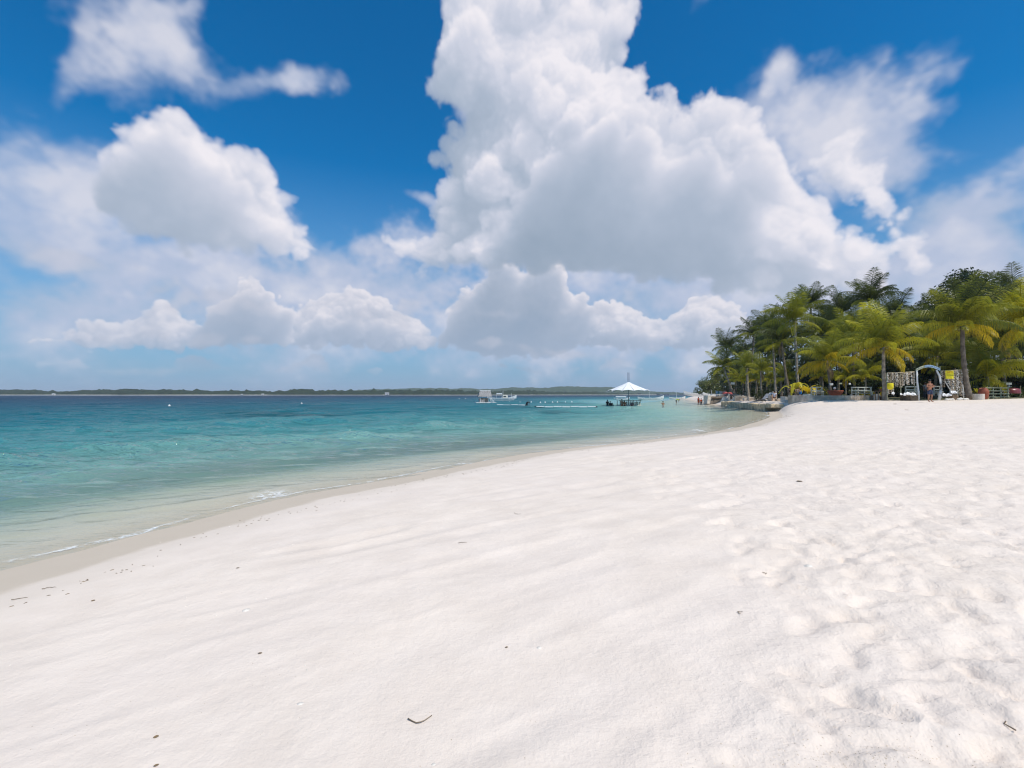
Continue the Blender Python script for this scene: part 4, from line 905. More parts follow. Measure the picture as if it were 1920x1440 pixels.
INK = mat('blue_lettering', (.06, .14, .28), .6)
def arc_text(s_, t0, t1, m, size):
    for i, ch in enumerate(s_):
        if ch == ' ': continue
        t = t0 + (t1 - t0) * (i + .5) / len(s_); x = -hw - .06 + (2 * hw + .06) * t; z = H + .40 * math.sin(math.pi * (.04 + .88 * t))
        sl = .40 * math.pi * .88 * math.cos(math.pi * (.04 + .88 * t)) / (2 * hw)
        text(ch, size, m, arch, (x, -.036, z), (R(90), -math.atan(sl), 0), 'letter')
arc_text('Welcome to', .04, .35, mat('faded_lettering', (.28, .30, .20), .7), .13)
arc_text('Charmoun Island', .38, .98, INK, .17)
MB().box((hw - .22, .02, H + .48), (.07, .06, .42)).build('finial', WOODG, arch)
MB().box((hw + .02, .02, H + .22), (.06, .06, .3), ry=.1).build('finial', WOODG, arch)

def shell_curtain(label, x0, z0, x1, z1, y, drop, n, seed, gaps=()):
    """A hanging fence of strings of shells and coral from a pole."""
    rnd = random.Random(seed); g0 = ground(x0, y); t = thing('shell_curtain', label, 'shell curtain', (x0, y, g0)); w = x1 - x0
    a, b = z0 - g0, z1 - g0
    MB().tube([(0, 0, a), (w * .3, 0, a + (b - a) * .3 - .03), (w * .7, 0, a + (b - a) * .7 - .02), (w, 0, b)], .032, 7).build('top_pole', BAMBOO, t, smooth=True)
    for px_ in (0.0, .5, 1.0): MB().tube([(w * px_, .05, -.1), (w * px_, .05, a + (b - a) * px_)], .03, 6).build('post', WOODG, t)
    for i in range(n):
        q = (i + rnd.uniform(.2, .8)) / n; x = w * q; top = a + (b - a) * q - .04; ln = top * drop * rnd.uniform(.72, 1.05)
        for g_0, g_1, lim in gaps:
            if g_0 < q < g_1: ln = min(ln, lim * rnd.uniform(.8, 1.1))
        mb = MB(); z = top; sway = rnd.uniform(-.10, .10); mb.tube([(x, 0, top), (x + sway * .5, 0, top - ln * .5), (x + sway, .01, top - ln)], .006, 4)
        while z > top - ln + .05:
            s_ = rnd.uniform(.035, .07); k_ = (top - z) / max(ln, .1); c = Vector((x + sway * k_ + rnd.uniform(-.02, .02), rnd.uniform(-.04, .04), z))
            M = Euler((rnd.uniform(0, 3), rnd.uniform(0, 3), rnd.uniform(0, 3))).to_matrix()
            pr = rnd.choice(([(.2, -1), (1, -.3), (.8, .5), (.15, 1.0)], [(.35, -1.6), (.45, 0), (.3, 1.6)], [(.9, -.25), (1.1, 0), (.6, .3)]))
            mb.lathe([(r_ * s_, z_ * s_) for r_, z_ in pr], c, 6, M); z -= s_ * rnd.uniform(1.5, 2.5)
        so = mb.build('shell_string', SHELL if rnd.random() < .5 else SHELL_D, t); so['kind'] = 'stuff'
    return t
SHELL_D = mat('brown_shell', (0.42, 0.34, 0.25), .7, .2, 9.0)
shell_curtain('curtain fence of hanging shell strings left of the arched gateway', gx(1664, 41.5), gz(699, 41.5), ax0 - .1, gz(697, 41.5), 41.5, .80, 24, 1, ((.28, .52, 1.25), (.52, .98, 1.15)))
shell_curtain('curtain fence of hanging shell strings right of the arched gateway', ax1 + .1, gz(695.5, 41.5), gx(1818, 41.3), gz(692, 41.3), 41.4, .93, 27, 2, ((.06, .32, 1.3),))
p = MB(); p.tube([(0, 0, 0), (.55, -.05, -1.0)], .035, 6); o = p.build('bleached_branch', SHELL); o.location = (gx(1771, 41.2), 41.15, gz(715, 41.2)); tag(o, 'bleached branch slanting across the right shell curtain', 'branch')
p = MB(); p.tube([(0, 0, 0), (.06, 0, -.5), (.03, .02, -.9), (.12, 0, -1.35)], [.03, .035, .03, .015], 6); o = p.build('bleached_branch', SHELL); o.location = (gx(1805, 41.1), 41.1, gz(721, 41.1)); tag(o, 'pale crooked stick hanging beside the tall palm trunk', 'branch')
# notices
t = thing('yellow_notice', 'square yellow notice with orange and green writing on the shell curtain', 'sign', (gx(1781.5, 41.1), 41.12, gz(702.5, 41.1)))
MB().box((0, 0, 0), (.70, .012, .70)).build('sheet', YEL, t)
text('ARTI', .22, mat('orange_ink', (.70, .22, .01), .6), t, (0, -.010, .2), (R(90), 0, 0))
text('TS OPEN', .15, mat('green_ink', (.16, .22, .02), .6), t, (0, -.010, -.06), (R(90), 0, 0))
t = thing('yellow_basket', 'round yellow hanging basket at the left end of the shell curtain', 'basket', (gx(1669.5, 41.2), 41.2, gz(724, 41.2)))
MB().lathe([(.12, -.30), (.2, -.26), (.24, 0), (.23, .2), (.20, .26), (.17, .24), (.19, 0), (.1, -.24)], (0, 0, 0), 14).build('bowl', YEL, t, smooth=True)
for q in (0, 2.1, 4.2): MB().tube([(.2 * math.cos(q), .2 * math.sin(q), .24), (0, 0, .8)], .008, 4).build('cord', BAMBOO, t)
def board(label, px, py, dep, w, h, body=None, rz=0., m=WHITE, size=.1):
    t = thing('notice_board', label, 'sign', (gx(px, dep), dep, gz(py, dep)), rz); MB().box((0, 0, 0), (w, .03, h)).build('panel', m, t)
    if body: text(body, size, mat('grey_ink', (.35, .35, .36), .7), t, (0, -.019, 0), (R(90), 0, 0))
    return t
board('white board nailed to the leaning palm', 1374, 719, 85.3, .68, .38)
board('small white plate on the trunk of the short yellow palm', 1559, 720.5, 46.7, .34, .2)
board('small pale green plate hung in the shade behind the terracotta bowl', 1576, 719, 48.5, .32, .14, m=WOODG)
board('tiny white notice hung left of the large golden palm trunk', 1593.5, 719.5, 49, .2, .16)
# shells, boxes and stones under the curtains
t = thing('planter_box', 'dark brown planting box under the left shell curtain', 'planter', spot(1704, 40.9)); MB().box((0, 0, .22), (1.15, .5, .5), jit=.03, rnd=rs).build('box', SOIL, t, bevel=.02); MB().box((0, 0, .46), (1.05, .42, .06), jit=.02, rnd=rs).build('soil', WOOD, t)
t = thing('planter_box', 'brown planting box under the right shell curtain', 'planter', spot(1786, 40.9)); MB().box((0, 0, .2), (.5, .45, .48), jit=.03, rnd=rs).build('box', WOOD, t, bevel=.02); MB().box((0, 0, .44), (.44, .38, .06)).build('soil', SOIL, t)
def clam(label, px, py, dep, s_, seed):
    rnd = random.Random(seed); z = gz(py, dep); mb = MB(); N, vs, fs = 18, [], []
    for j in range(7):
        v = j / 6
        for i in range(N):
            a = math.pi * (i / (N - 1)) - math.pi * 0; rib = 1 + .10 * math.cos(i * 2.1); r = s_ * v * rib
            vs.append((math.cos(a) * r, -.45 * s_ * math.sin(v * 2.4), math.sin(a) * r * 1.1))
    for j in range(6):
        for i in range(N - 1): fs.append((j * N + i, j * N + i + 1, (j + 1) * N + i + 1, (j + 1) * N + i))
    mb.add(vs, fs); o = mb.build('white_shell', SHELL_W, smooth=True); s_m = o.modifiers.new('thick', 'SOLIDIFY'); s_m.thickness = s_ * .12
    o.location = (gx(px, dep), dep, z); o.rotation_euler = (rnd.uniform(-.5, .1), 0, rnd.uniform(-.5, .5)); tag(o, label, 'shell', 'white shells displayed under the curtains'); return o
SHELL_W = mat('white_shell', (.78, .77, .76), .5, .06, 10.0)
for i, (px, py, s_, l) in enumerate([(1673, 739, .17, 'white shell hanging by the foot of the large golden palm'), (1689, 741, .15, 'small white shell at the left end of the brown planting box'), (1694, 741.5, .2, 'round white shell on the left of the planting box'), (1702, 741, .22, 'wide ribbed shell in the middle of the left planting box'), (1711, 742, .22, 'white shell at the right end of the left planting box'), (1768.5, 743, .22, 'large white shell just right of the gateway post'), (1773.5, 743.5, .15, 'smallest white shell of the three right of the gateway'), (1778, 743, .2, 'third white shell right of the gateway'), (1783.5, 738, .2, 'white shell on the left of the right planting box'), (1788.5, 738, .2, 'white shell on the right of the right planting box')]):
    clam(l, px, py, 40.5, s_, i)
for i, px in enumerate((1775, 1780, 1785, 1797, 1801, 1805, 1808.5, 1812)):
    p = spot(px, 39.8 + .1 * (i % 3)); b = MB(); b.lathe([(.05, -.05), (.13, 0), (.15, .07), (.08, .15), (.02, .17)], (0, 0, 0), 9, None, .14, rs); o = b.build('white_stone', SHELL, smooth=True)
    o.location = p; o.scale = (1.1, .9, .9 + .3 * (i == 4)); tag(o, 'whitewashed edging stone under the right shell curtain, %s from the gateway' % ORD[i], 'stone', 'white edging stones')

def bench(label, px0, px1, ytop, dep, m, legs, rails=3, seat=True, open_mid=False):
    w = gx(px1, dep) - gx(px0, dep); x = gx((px0 + px1) / 2, dep); g = gz(741.5, dep); h = gz(ytop, dep) - g
    t = thing('slatted_bench', label, 'bench', (x, dep, g))
    for i in range(legs):
        q = -w / 2 + w * i / (legs - 1); MB().box((q, 0, h / 2), (.07, .07, h)).build('post', m, t)
    for j in range(rails):
        MB().box((0, -.055, h * (1 - .34 * j) - .05), (w + .06, .035, .09)).build('slat', m, t)
    if seat:
        for j in range(2): MB().box((0, -.18 - .17 * j, h * .42), (w, .13, .04)).build('seat_slat', m, t)
        for sx in (-1, 1): MB().box((sx * w * .42, -.35, h * .2), (.06, .06, h * .4)).build('leg', m, t)
    return t
bench('small white bench with slatted back behind the concrete wall', 1521, 1541, 725.5, 47.8, WOODW, 3)
bench('long white slatted bench above the right half of the concrete wall', 1597, 1633, 725.5, 46.6, WOODW, 4)
bench('white slatted seat inside the gateway on its left', 1698, 1717, 724, 43.0, WOODW, 2)
bench('white slatted seat inside the gateway on its right', 1751, 1762, 723.5, 43.2, WOODW, 2)
b = block('low_table', 'low white table beside the small white bench', 'table', 1514, 48, .7, .16, .5, WOODW, 0, gz(740.5, 48), 0)
t = thing('wooden_table', 'rough wooden table with a potted plant left of the golden palm', 'table', spot(1650, 43.2))
MB().box((0, 0, .82), (.75, .5, .06)).build('table_top', WOOD, t); [MB().box((sx * .3, sy * .18, .4), (.06, .06, .82)).build('leg', WOOD, t) for sx in (-1, 1) for sy in (-1, 1)]
def potted(label, p, pot_r, pot_h, pm, leaf, n, ln, seed, shape=None):
    rnd = random.Random(seed); t = thing('potted_plant', label, 'potted plant', p)
    MB().lathe(shape or [(pot_r * .7, 0), (pot_r * .8, pot_h * .3), (pot_r, pot_h), (pot_r * .88, pot_h), (pot_r * .7, pot_h * .8)], (0, 0, 0), 18).build('pot', pm, t, smooth=True)
    for i in range(n):
        a = rnd.uniform(0, 6.28); tl = rnd.uniform(.5, 1.35); l = ln * rnd.uniform(.7, 1.1); w = .05; d = Vector((math.cos(a) * math.cos(tl), math.sin(a) * math.cos(tl), math.sin(tl))); q = Vector((-math.sin(a), math.cos(a), 0))
        b0 = Vector((0, 0, pot_h * .9)); m1 = b0 + d * l * .6; tp = b0 + d * l + Vector((0, 0, -l * .22))
        MB().add([b0 - q * .01, b0 + q * .01, m1 + q * w, m1 - q * w, tp], [(0, 1, 2, 3), (3, 2, 4)]).build('leaf', LEAF[leaf], t)
    return t
potted('yellow-leaved plant in a dark pot behind the pale concrete cube', spot(1653, 43.6), .2, .35, SOIL, 'gold', 16, .6, 1)
potted('small yellow plant standing on the rough wooden table', Vector((gx(1651, 43.2), 43.2, spot(1650, 43.2).z + .85)), .1, .14, TERRA, 'lime', 12, .36, 2)
potted('green plant growing behind the low round planter', spot(1833, 41.6), .25, .5, SOIL, 'lime', 22, .75, 3)
t = thing('round_planter', 'low round pale concrete planter at the foot of the tall palm', 'planter', spot(1834.5, 40.2)); MB().lathe([(.37, -.1), (.38, .48), (.31, .48), (.30, .36)], (0, 0, 0), 24).build('ring', CONC_L, t); MB().lathe([(.30, .36), (.05, .41)], (0, 0, 0), 16).build('soil', SOIL, t)
t = thing('terracotta_jar', 'big rust-red jar tilted beside the round planter', 'jar', spot(1846, 41.0)); t.rotation_euler = (.05, -.22, 0)
MB().lathe([(.16, .0), (.22, .05), (.31, .35), (.37, .62), (.33, .82), (.24, .92), (.25, .97), (.19, .97), (.18, .9), (.25, .7), (.2, .2)], (0, 0, 0), 22).build('body', TERRA, t, smooth=True); MB().lathe([(.24, -.06), (.25, .03), (.16, .035)], (0, 0, 0), 18).build('foot', BAMBOO, t)
t = thing('terracotta_bowl', 'wide rust-brown bowl behind the middle of the concrete wall', 'planter', Vector((gx(1566, 46.9), 46.9, gz(742, 46.9))))
MB().lathe([(.35, 0), (.55, .15), (.66, .42), (.68, .52), (.6, .52), (.5, .4)], (0, 0, 0), 22).build('bowl', TERRA, t, smooth=True)
b = MB(); b.lathe([(.02, -.12), (.1, -.08), (.125, 0), (.1, .08), (.02, .12)], (0, 0, 0), 12); o = b.build('white_float', WHITE, smooth=True); o.location = (gx(1565, 46.8), 46.8, gz(728, 46.8)); tag(o, 'white ball resting over the terracotta bowl', 'ball'); b = MB(); b.tube([(0, 0, -.1), (0, 0, -.4)], .02, 6).build('stem', WOOD, o)
# weathered slat fence
t = thing('slat_fence', 'weathered grey-green slat fence right of the rust-red jar', 'fence', spot(1869, 43.4)); fw = gx(1890, 43.4) - gx(1848, 43.4)
for i in range(4): MB().box((-fw / 2 + fw * i / 3, 0, .5), (.07, .07, 1.1)).build('post', WOODG, t)
for j in range(4): MB().box((rs.uniform(-.02, .02), -.055, .16 + .27 * j), (fw + .1, .03, .075), ry=rs.uniform(-.015, .015)).build('slat', WOODG, t)
# upturned red boat on trestles
t = thing('red_rowing_boat', 'dark red upturned boat on two posts at the right edge', 'boat', spot(1901, 45.4))
vs, fs = [], []
for i in range(9):
    q = i / 8; x = -.62 + 1.24 * q; w = .38 * (1 - abs(2 * q - 1) ** 2.6 * .9); h = .95 - .12 * abs(2 * q - 1) ** 2
    for k in range(9):
        a = math.pi * k / 8; vs.append((x, -math.cos(a) * w, .42 + math.sin(a) ** .7 * (h - .42)))
for i in range(8):
    for k in range(8): fs.append((i * 9 + k, i * 9 + k + 1, i * 9 + 10 + k, i * 9 + 9 + k))
MB().add(vs, fs).build('hull', mat('red_hull', (.20, .035, .03), .35, .1, 4, spec=.5), t, smooth=True)
for sx in (-1, 1): MB().tube([(sx * .62, .1, -.1), (sx * .60, 0, .5), (sx * .64, 0, 1.15)], .035, 6).build('post', WOODG, t)
MB().tube([(-.75, 0, .42), (.75, 0, .45)], .03, 6).build('beam', WOODG, t)
board('white scrap board leaning on the post of the red boat', 1892, 719.5, 45.2, .5, .2, m=WOODW)

# ------------------------------------------------------------------ platform clutter
def deck_chair(label, px, dep, rz, m):
    t = thing('deck_chair', label, 'deck chair', spot(px, dep), rz)
    for sy in (-1, 1):
        MB().tube([(-1.0, sy * .3, .08), (-.2, sy * .3, .32), (.25, sy * .3, .36)], .025, 6).build('side_rail', BLACK, t)
        MB().tube([(-.75, sy * .3, 0), (-.7, sy * .3, .2)], .022, 6).build('leg', BLACK, t); MB().tube([(.3, sy * .3, 0), (.2, sy * .3, .36)], .022, 6).build('leg', BLACK, t)
    for i in range(9): MB().box((-.95 + i * .14, 0, .11 + i * .028), (.09, .58, .02), ry=-.2).build('seat_slat', BLACK, t)
    for i in range(8): MB().box((.28 + i * .075, 0, .42 + i * .088), (.03, .58, .085), ry=R(-40) + 1.57).build('back_slat', m, t)
    return t
deck_chair('black reclining deck chair nearest the platform edge', 1428, 59.0, .15, mat('grey_sling', (.42, .42, .44)))
deck_chair('second reclining deck chair with a pale striped back', 1434, 60.6, .1, mat('pale_sling', (.68, .68, .70)))
# parked motorbike
t = thing('motorbike', 'black motorbike parked on the platform behind the bending man', 'motorbike', Vector((gx(1492, 52.6), 52.6, spot(1492, 52.6).z)), .5)
for x in (-.62, .62):
    w = MB(); w.lathe([(.22, -.05), (.29, -.05), (.30, 0), (.29, .05), (.22, .05), (.21, 0), (.22, -.05)], (x, 0, .30), 20, Matrix.Rotation(R(90), 3, 'X')); o = w.build('wheel', BLACK, t, smooth=True); MB().lathe([(.03, -.06), (.2, -.01), (.2, .01), (.03, .06)], (x, 0, .30), 14, Matrix.Rotation(R(90), 3, 'X')).build('rim', GREYM, o)
MB().tube([(-.5, 0, .62), (-.2, 0, .55), (.15, 0, .6), (.45, 0, .72)], [.11, .15, .15, .09], 8).build('body', BLACK, t, smooth=True)
MB().box((-.3, 0, .76), (.6, .24, .09)).build('seat', BLACK, t, bevel=.03); MB().tube([(.62, 0, .3), (.5, 0, .75), (.42, 0, 1.0)], .03, 6).build('fork', GREYM, t); MB().tube([(.42, -.32, 1.02), (.45, 0, 1.0), (.42, .32, 1.02)], .02, 6).build('handlebar', GREYM, t)
MB().tube([(.36, 0, .36), (.45, 0, .55), (.62, 0, .64), (.82, 0, .52)], [.06, .08, .08, .05], 6).build('mudguard', GREYM, t, smooth=True)
# washing line and tarpaulin
t = thing('washing_line', 'line of white, blue and green cloths hung under the leaning palm', 'washing line', Vector((gx(1351, 88), 88, spot(1351, 88).z)))
for sx in (-1, 1): MB().tube([(sx * .85, 0, -.2), (sx * .85, 0, 2.0)], .035, 6).build('pole', WHITE, t)
MB().tube([(-.85, 0, 1.92), (0, 0, 1.86), (.85, 0, 1.92)], .01, 4).build('rope', BAMBOO, t)
for i, (x, w, h, c) in enumerate([(-.66, .26, 1.1, (.55, .60, .74)), (-.36, .3, 1.35, (.14, .33, .34)), (-.06, .24, 1.0, (.70, .70, .74)), (.22, .26, 1.45, (.76, .75, .73)), (.5, .28, 1.0, (.45, .30, .30)), (.74, .2, 1.2, (.72, .72, .74))]):
    vs, fs = [], []
    for a in range(7):
        for b_ in range(6): vs.append((x - w / 2 + w * a / 6, .05 * math.sin(a * 1.9 + i + b_ * .3), 1.86 - h * b_ / 5))
    for a in range(6):
        for b_ in range(5): fs.append((a * 6 + b_, a * 6 + b_ + 1, a * 6 + b_ + 7, a * 6 + b_ + 6))
    MB().add(vs, fs).build('cloth', mat('cloth_%d' % i, c, .8, .08, 5), t, smooth=True)
vs, fs = [], []
for a in range(10):
    for b_ in range(7): vs.append((-.85 + 1.7 * a / 9, -.6 + 1.2 * b_ / 6, 1.55 - .62 * (b_ / 6 - 1) ** 2 - .12 * math.sin(a * 1.3) - .18 * abs(a / 4.5 - 1) + .0))
for a in range(9):
    for b_ in range(6): fs.append((a * 7 + b_, a * 7 + b_ + 1, a * 7 + b_ + 8, a * 7 + b_ + 7))
t = thing('red_tarpaulin', 'faded red tarpaulin stretched as a low awning beside the washing', 'tarpaulin', Vector((gx(1364, 87), 87, spot(1364, 87).z))); MB().add(vs, fs).build('sheet', mat('faded_red', (.55, .13, .12), .8, .15, 3), t, smooth=True)
for x, y in ((-.8, -.5), (.8, -.5), (-.8, .5), (.8, .5)): MB().tube([(x, y, -.2), (x, y, 1.3)], .03, 5).build('pole', WOOD, t)
t = thing('wooden_table', 'long dark table in the shade under the red tarpaulin', 'table', Vector((gx(1350, 85.5), 85.5, spot(1352, 87.5).z + .05))); MB().box((0, 0, .55), (3.0, .7, .12)).build('table_top', WOOD, t); [MB().box((x, 0, .25), (.1, .5, .55)).build('leg', WOOD, t) for x in (-1.2, 1.2)]

# ------------------------------------------------------------------ things afloat
HULL = mat('boat_white', (.78, .78, .76), .45, .06, 2.0, stain=(.58, .58, .56))
def bangka(label, loc, rz, L, roof=None, masts=(), cabin=False, group=None, deck=True):
    """Outrigger boat: slender hull with upswept ends, two floats on cross booms."""
    t = thing('outrigger_boat', label, 'boat', loc, rz, group); N = 17; vs, fs = [], []
    W, Hh = L * .06, L * .098
    for i in range(N):
        q = i / (N - 1); s_ = 2 * q - 1; w = W * (1 - abs(s_) ** 3.0) + .02; sh = Hh * (1 + 1.1 * max(0, s_) ** 3 + .55 * max(0, -s_) ** 3); kb = Hh * .9 * max(0, abs(s_) - .62) ** 1.5 * 2.4
        x = L / 2 * s_ + (L * .05 * max(0, s_) ** 3)
        for yy, zz in ((-w, sh), (-w * .85, sh * .45 + kb * .5), (-w * .3, kb), (w * .3, kb), (w * .85, sh * .45 + kb * .5), (w, sh)): vs.append((x, yy, zz - .12))
    for i in range(N - 1):
        for k in range(5): fs.append((i * 6 + k, i * 6 + k + 1, i * 6 + 7 + k, i * 6 + 6 + k))
    MB().add(vs, fs).build('hull', HULL, t, smooth=True)
    MB().box((0, 0, Hh * .8 - .12), (L * .78, W * 1.7, .04)).build('deck', HULL, t)
    for sy in (-1, 1):
        MB().tube([(-L * .42, sy * L * .2, .06), (-L * .1, sy * L * .2, .03), (L * .3, sy * L * .2, .05), (L * .44, sy * L * .2, .22)], .06, 7).build('outrigger_float', HULL, t, smooth=True)
    for x in (-L * .27, 0, L * .27):
        MB().tube([(x, -L * .2, .08), (x, -L * .13, Hh * .95), (x, 0, Hh * 1.02), (x, L * .13, Hh * .95), (x, L * .2, .08)], .035, 6).build('cross_boom', HULL, t, smooth=True)
    for x, h in masts: MB().tube([(x * L, 0, Hh * .6), (x * L, 0, h)], .05, 7).build('mast', WHITE, t)
    if roof:
        x0, x1, z = roof; r = MB(); r.box(((x0 + x1) / 2 * L, 0, z), ((x1 - x0) * L, W * 2.6, .06)); r.box(((x0 + x1) / 2 * L, -W * 1.3, z - .16), ((x1 - x0) * L, .03, .3)); r.build('awning', CANVAS, t)
        for x in (x0, x1):
            for sy in (-1, 1): MB().tube([(x * L, sy * W * .9, Hh * .5), (x * L, sy * W * 1.1, z)], .025, 5).build('awning_post', WHITE, t)
    if cabin:
        MB().box((L * .14, 0, Hh * 1.3), (L * .2, W * 1.6, Hh * 1.1), taper=.8).build('cabin', mat('cream_paint', (.72, .70, .60), .5), t, bevel=.05); MB().box((L * .12, -W * .84, Hh * 1.4), (L * .09, .03, Hh * .4)).build('window', mat('dark_glass', (.03, .04, .05), .1, spec=.6), t)
    return t
bangka('white outrigger boat with a cabin moored behind the floating hut', (gx(940, 148), 148, 0), .12, 8.6, (-.18, .02, 2.15), ((.06, 3.2), (.36, 2.2)), True)
bangka('beached white outrigger boat with an upswept bow on the sand spit', (gx(1310, 190), 190, spot(1310, 190).z + .15), math.pi - .1, 10.5, (-.36, -.14, 2.3), ((-.1, 2.6), (-.4, 3.1)))
bangka('small white outrigger boat afloat left of the sand spit', (gx(1269, 186), 186, 0), .15, 6.4, None, ((-.02, 3.2),))
bangka('white outrigger boat with a tall mast right of the big parasol', (gx(1219, 152), 152, 0), .05, 8.0, None, ((-.04, 3.1),))
bangka('distant white boat with a flat awning seen under the big parasol', (gx(1165, 165), 165, 0), 0.0, 5.2, (-.38, .30, 1.15), ())
bangka('white outrigger boat cut off behind the pier at the island tip', (gx(1338, 172), 172, spot(1338, 172).z), math.pi, 7.0, None, ((.1, 2.2),))
# parasol raft
pr = thing('parasol_raft', 'giant white parasol with a tall mast on a floating bar', 'parasol', (gx(1178.5, 75), 75, 0))
ap, rim, Rr, NP = gz(716.5, 75), gz(732.5, 75), 3.25, 12
for i in range(NP):
    a0, a1 = 2 * math.pi * (i + .035) / NP, 2 * math.pi * (i + .965) / NP; vs, fs = [], []
    for j in range(9):
        q = j / 8
        for k in range(5):
            u = k / 4; a = a0 + (a1 - a0) * u; sag = .10 * math.sin(math.pi * u) * q; r = .14 + (Rr - .14) * q * (1 - .05 * math.sin(math.pi * u) * q * q)
            z = ap - (ap - rim) * (q ** .88) - sag * .6 + .16 * math.sin(math.pi * u) * q ** 4; vs.append((math.cos(a) * r, math.sin(a) * r, z))
    for j in range(8):
        for k in range(4): fs.append((j * 5 + k, j * 5 + k + 1, j * 5 + 6 + k, j * 5 + 5 + k))
    MB().add(vs, fs).build('canopy_panel', CANVAS, pr, smooth=True)
    a = 2 * math.pi * i / NP
    MB().tube([(math.cos(a) * .1, math.sin(a) * .1, ap - .1), (math.cos(a) * Rr * 1.06, math.sin(a) * Rr * 1.06, rim - .16)], .05, 5).build('rib', mat('grey_rib', (.42, .43, .46), .6), pr)
MB().tube([(0, 0, .0), (0, 0, ap)], .07, 8).build('mast', GREYM, pr)
for sx in (-.09, .09): MB().tube([(sx, 0, ap - .1), (sx, 0, gz(698.5, 75))], .045, 7).build('mast_pole', mat('grey_blue_paint', (.16, .18, .26), .5), pr)
MB().box((0, 0, .08), (3.3, 2.4, .2)).build('deck', WOODW, pr)
for i in range(11): MB().box((-1.45 + i * .29, -1.0, .42), (.2, .04, .5)).build('counter_board', mat('raft_board', (.50, .46, .38), .8, .2), pr)
MB().box((0, -.95, .86), (3.3, .6, .07)).build('counter_top', WOOD, pr)
for x in (-1.55, -.5, .5, 1.55):
    for y in (-1.0, 1.0): MB().box((x, y, .45), (.09, .09, .85)).build('post', WOODW, pr)
MB().box((.2, 1.0, .84), (3.0, .3, .06)).build('back_rail', WOOD, pr)
# floating hut
fh = thing('floating_hut', 'floating hut with a grey thatched roof and white posts', 'hut', (gx(909, 98), 98, 0), .2)
MB().box((.1, 0, .12), (4.1, 3.0, .2)).build('raft_deck', WHITE, fh); MB().tube([(-1.9, -1.4, 0), (2.1, -1.4, 0)], .14, 8).build('float_drum', BLACK, fh); MB().tube([(-1.9, 1.4, 0), (2.1, 1.4, 0)], .14, 8).build('float_drum', BLACK, fh)
hb = MB(); hb.add([(-1.5, -1.3, 1.35), (1.3, -1.3, 1.35), (1.3, 1.3, 1.35), (-1.5, 1.3, 1.35), (-1.0, 0, 2.55), (1.15, 0, 2.55)], [(0, 1, 5, 4), (2, 3, 4, 5), (0, 4, 3), (1, 2, 5), (0, 3, 2, 1)]); rf = hb.build('roof', THATCH, fh)
MB().tube([(-1.05, 0, 2.57), (1.2, 0, 2.57)], .06, 6).build('ridge_pole', WHITE, rf)
for x in (-1.1, .95):
    for y in (-1.05, 1.05): MB().box((x, y, .8), (.1, .1, 1.25)).build('post', WHITE, fh)
MB().box((-.15, 1.05, .62), (2.0, .05, .8)).build('back_panel', CONC, fh); MB().box((-.6, -1.05, .5), (.9, .05, .6)).build('side_panel', THATCH, fh)
for j in range(4): MB().box((1.0 + j * .16, -1.35, .62 - j * .16), (.18, .6, .05)).build('step', WHITE, fh)
for y in (-1.62, -1.1): MB().tube([(.85, y, 1.15), (1.7, y, .35)], .03, 5).build('handrail', WHITE, fh)
# pontoons
def pontoon(label, px0, px1, dep, drums):
    x0, x1 = gx(px0, dep), gx(px1, dep); w = x1 - x0; t = thing('floating_pontoon', label, 'pontoon', ((x0 + x1) / 2, dep, 0))
    n = max(3, round(w / 1.2))
    for i in range(n): MB().box((-w / 2 + w * (i + .5) / n, 0, .10 + .02 * (-1) ** i), (w / n - .08, .55, .13)).build('float_section', WHITE, t, bevel=.03)
    for i in range(drums): MB().tube([(-w / 2 + w * i / (drums - 1) - .2, 0, 0), (-w / 2 + w * i / (drums - 1) + .2, 0, 0.02)], .17, 9).build('drum', BLACK, t, smooth=True)
    return t
pontoon('shorter white floating pontoon beside the thatched hut', 931, 985, 77, 3)
pontoon('longer white floating pontoon between the hut and the big parasol', 1005, 1117, 66, 2)
buoy = None
for i, (px, py) in enumerate([(955, 755.2), (975, 755.3), (996, 754.8), (1013, 755.2), (1022, 755), (1036, 755), (1045, 754.8), (1060, 755), (1072, 754.6)]):
    dep = CAM_Z * 900 / (py - 739.2)
    if buoy is None:
        b = MB(); b.lathe([(.02, -.14), (.13, -.08), (.17, .03), (.13, .14), (.05, .18), (.05, .24), (.02, .25)], (0, 0, 0), 12); buoy = b.build('buoy', WHITE, smooth=True); o = buoy
    else: o = buoy.copy(); col.objects.link(o)
    o.location = (gx(px, dep), dep, .04); tag(o, 'small white float in the buoy line, %s from the thatched hut' % ORD[i], 'buoy', 'line of buoys')
for px, py, l in ((318, 762, 'lone white buoy on the dark water at the far left'), (566, 758, 'lone white buoy left of the middle of the sea'), (861, 748.5, 'left one of two tiny buoys near the thatched hut'), (873, 748.3, 'right one of two tiny buoys near the thatched hut')):
    dep = CAM_Z * 900 / (py - 739.5); o = buoy.copy(); col.objects.link(o); o.location = (gx(px, dep), dep, .05); tag(o, l, 'buoy', 'single buoys')

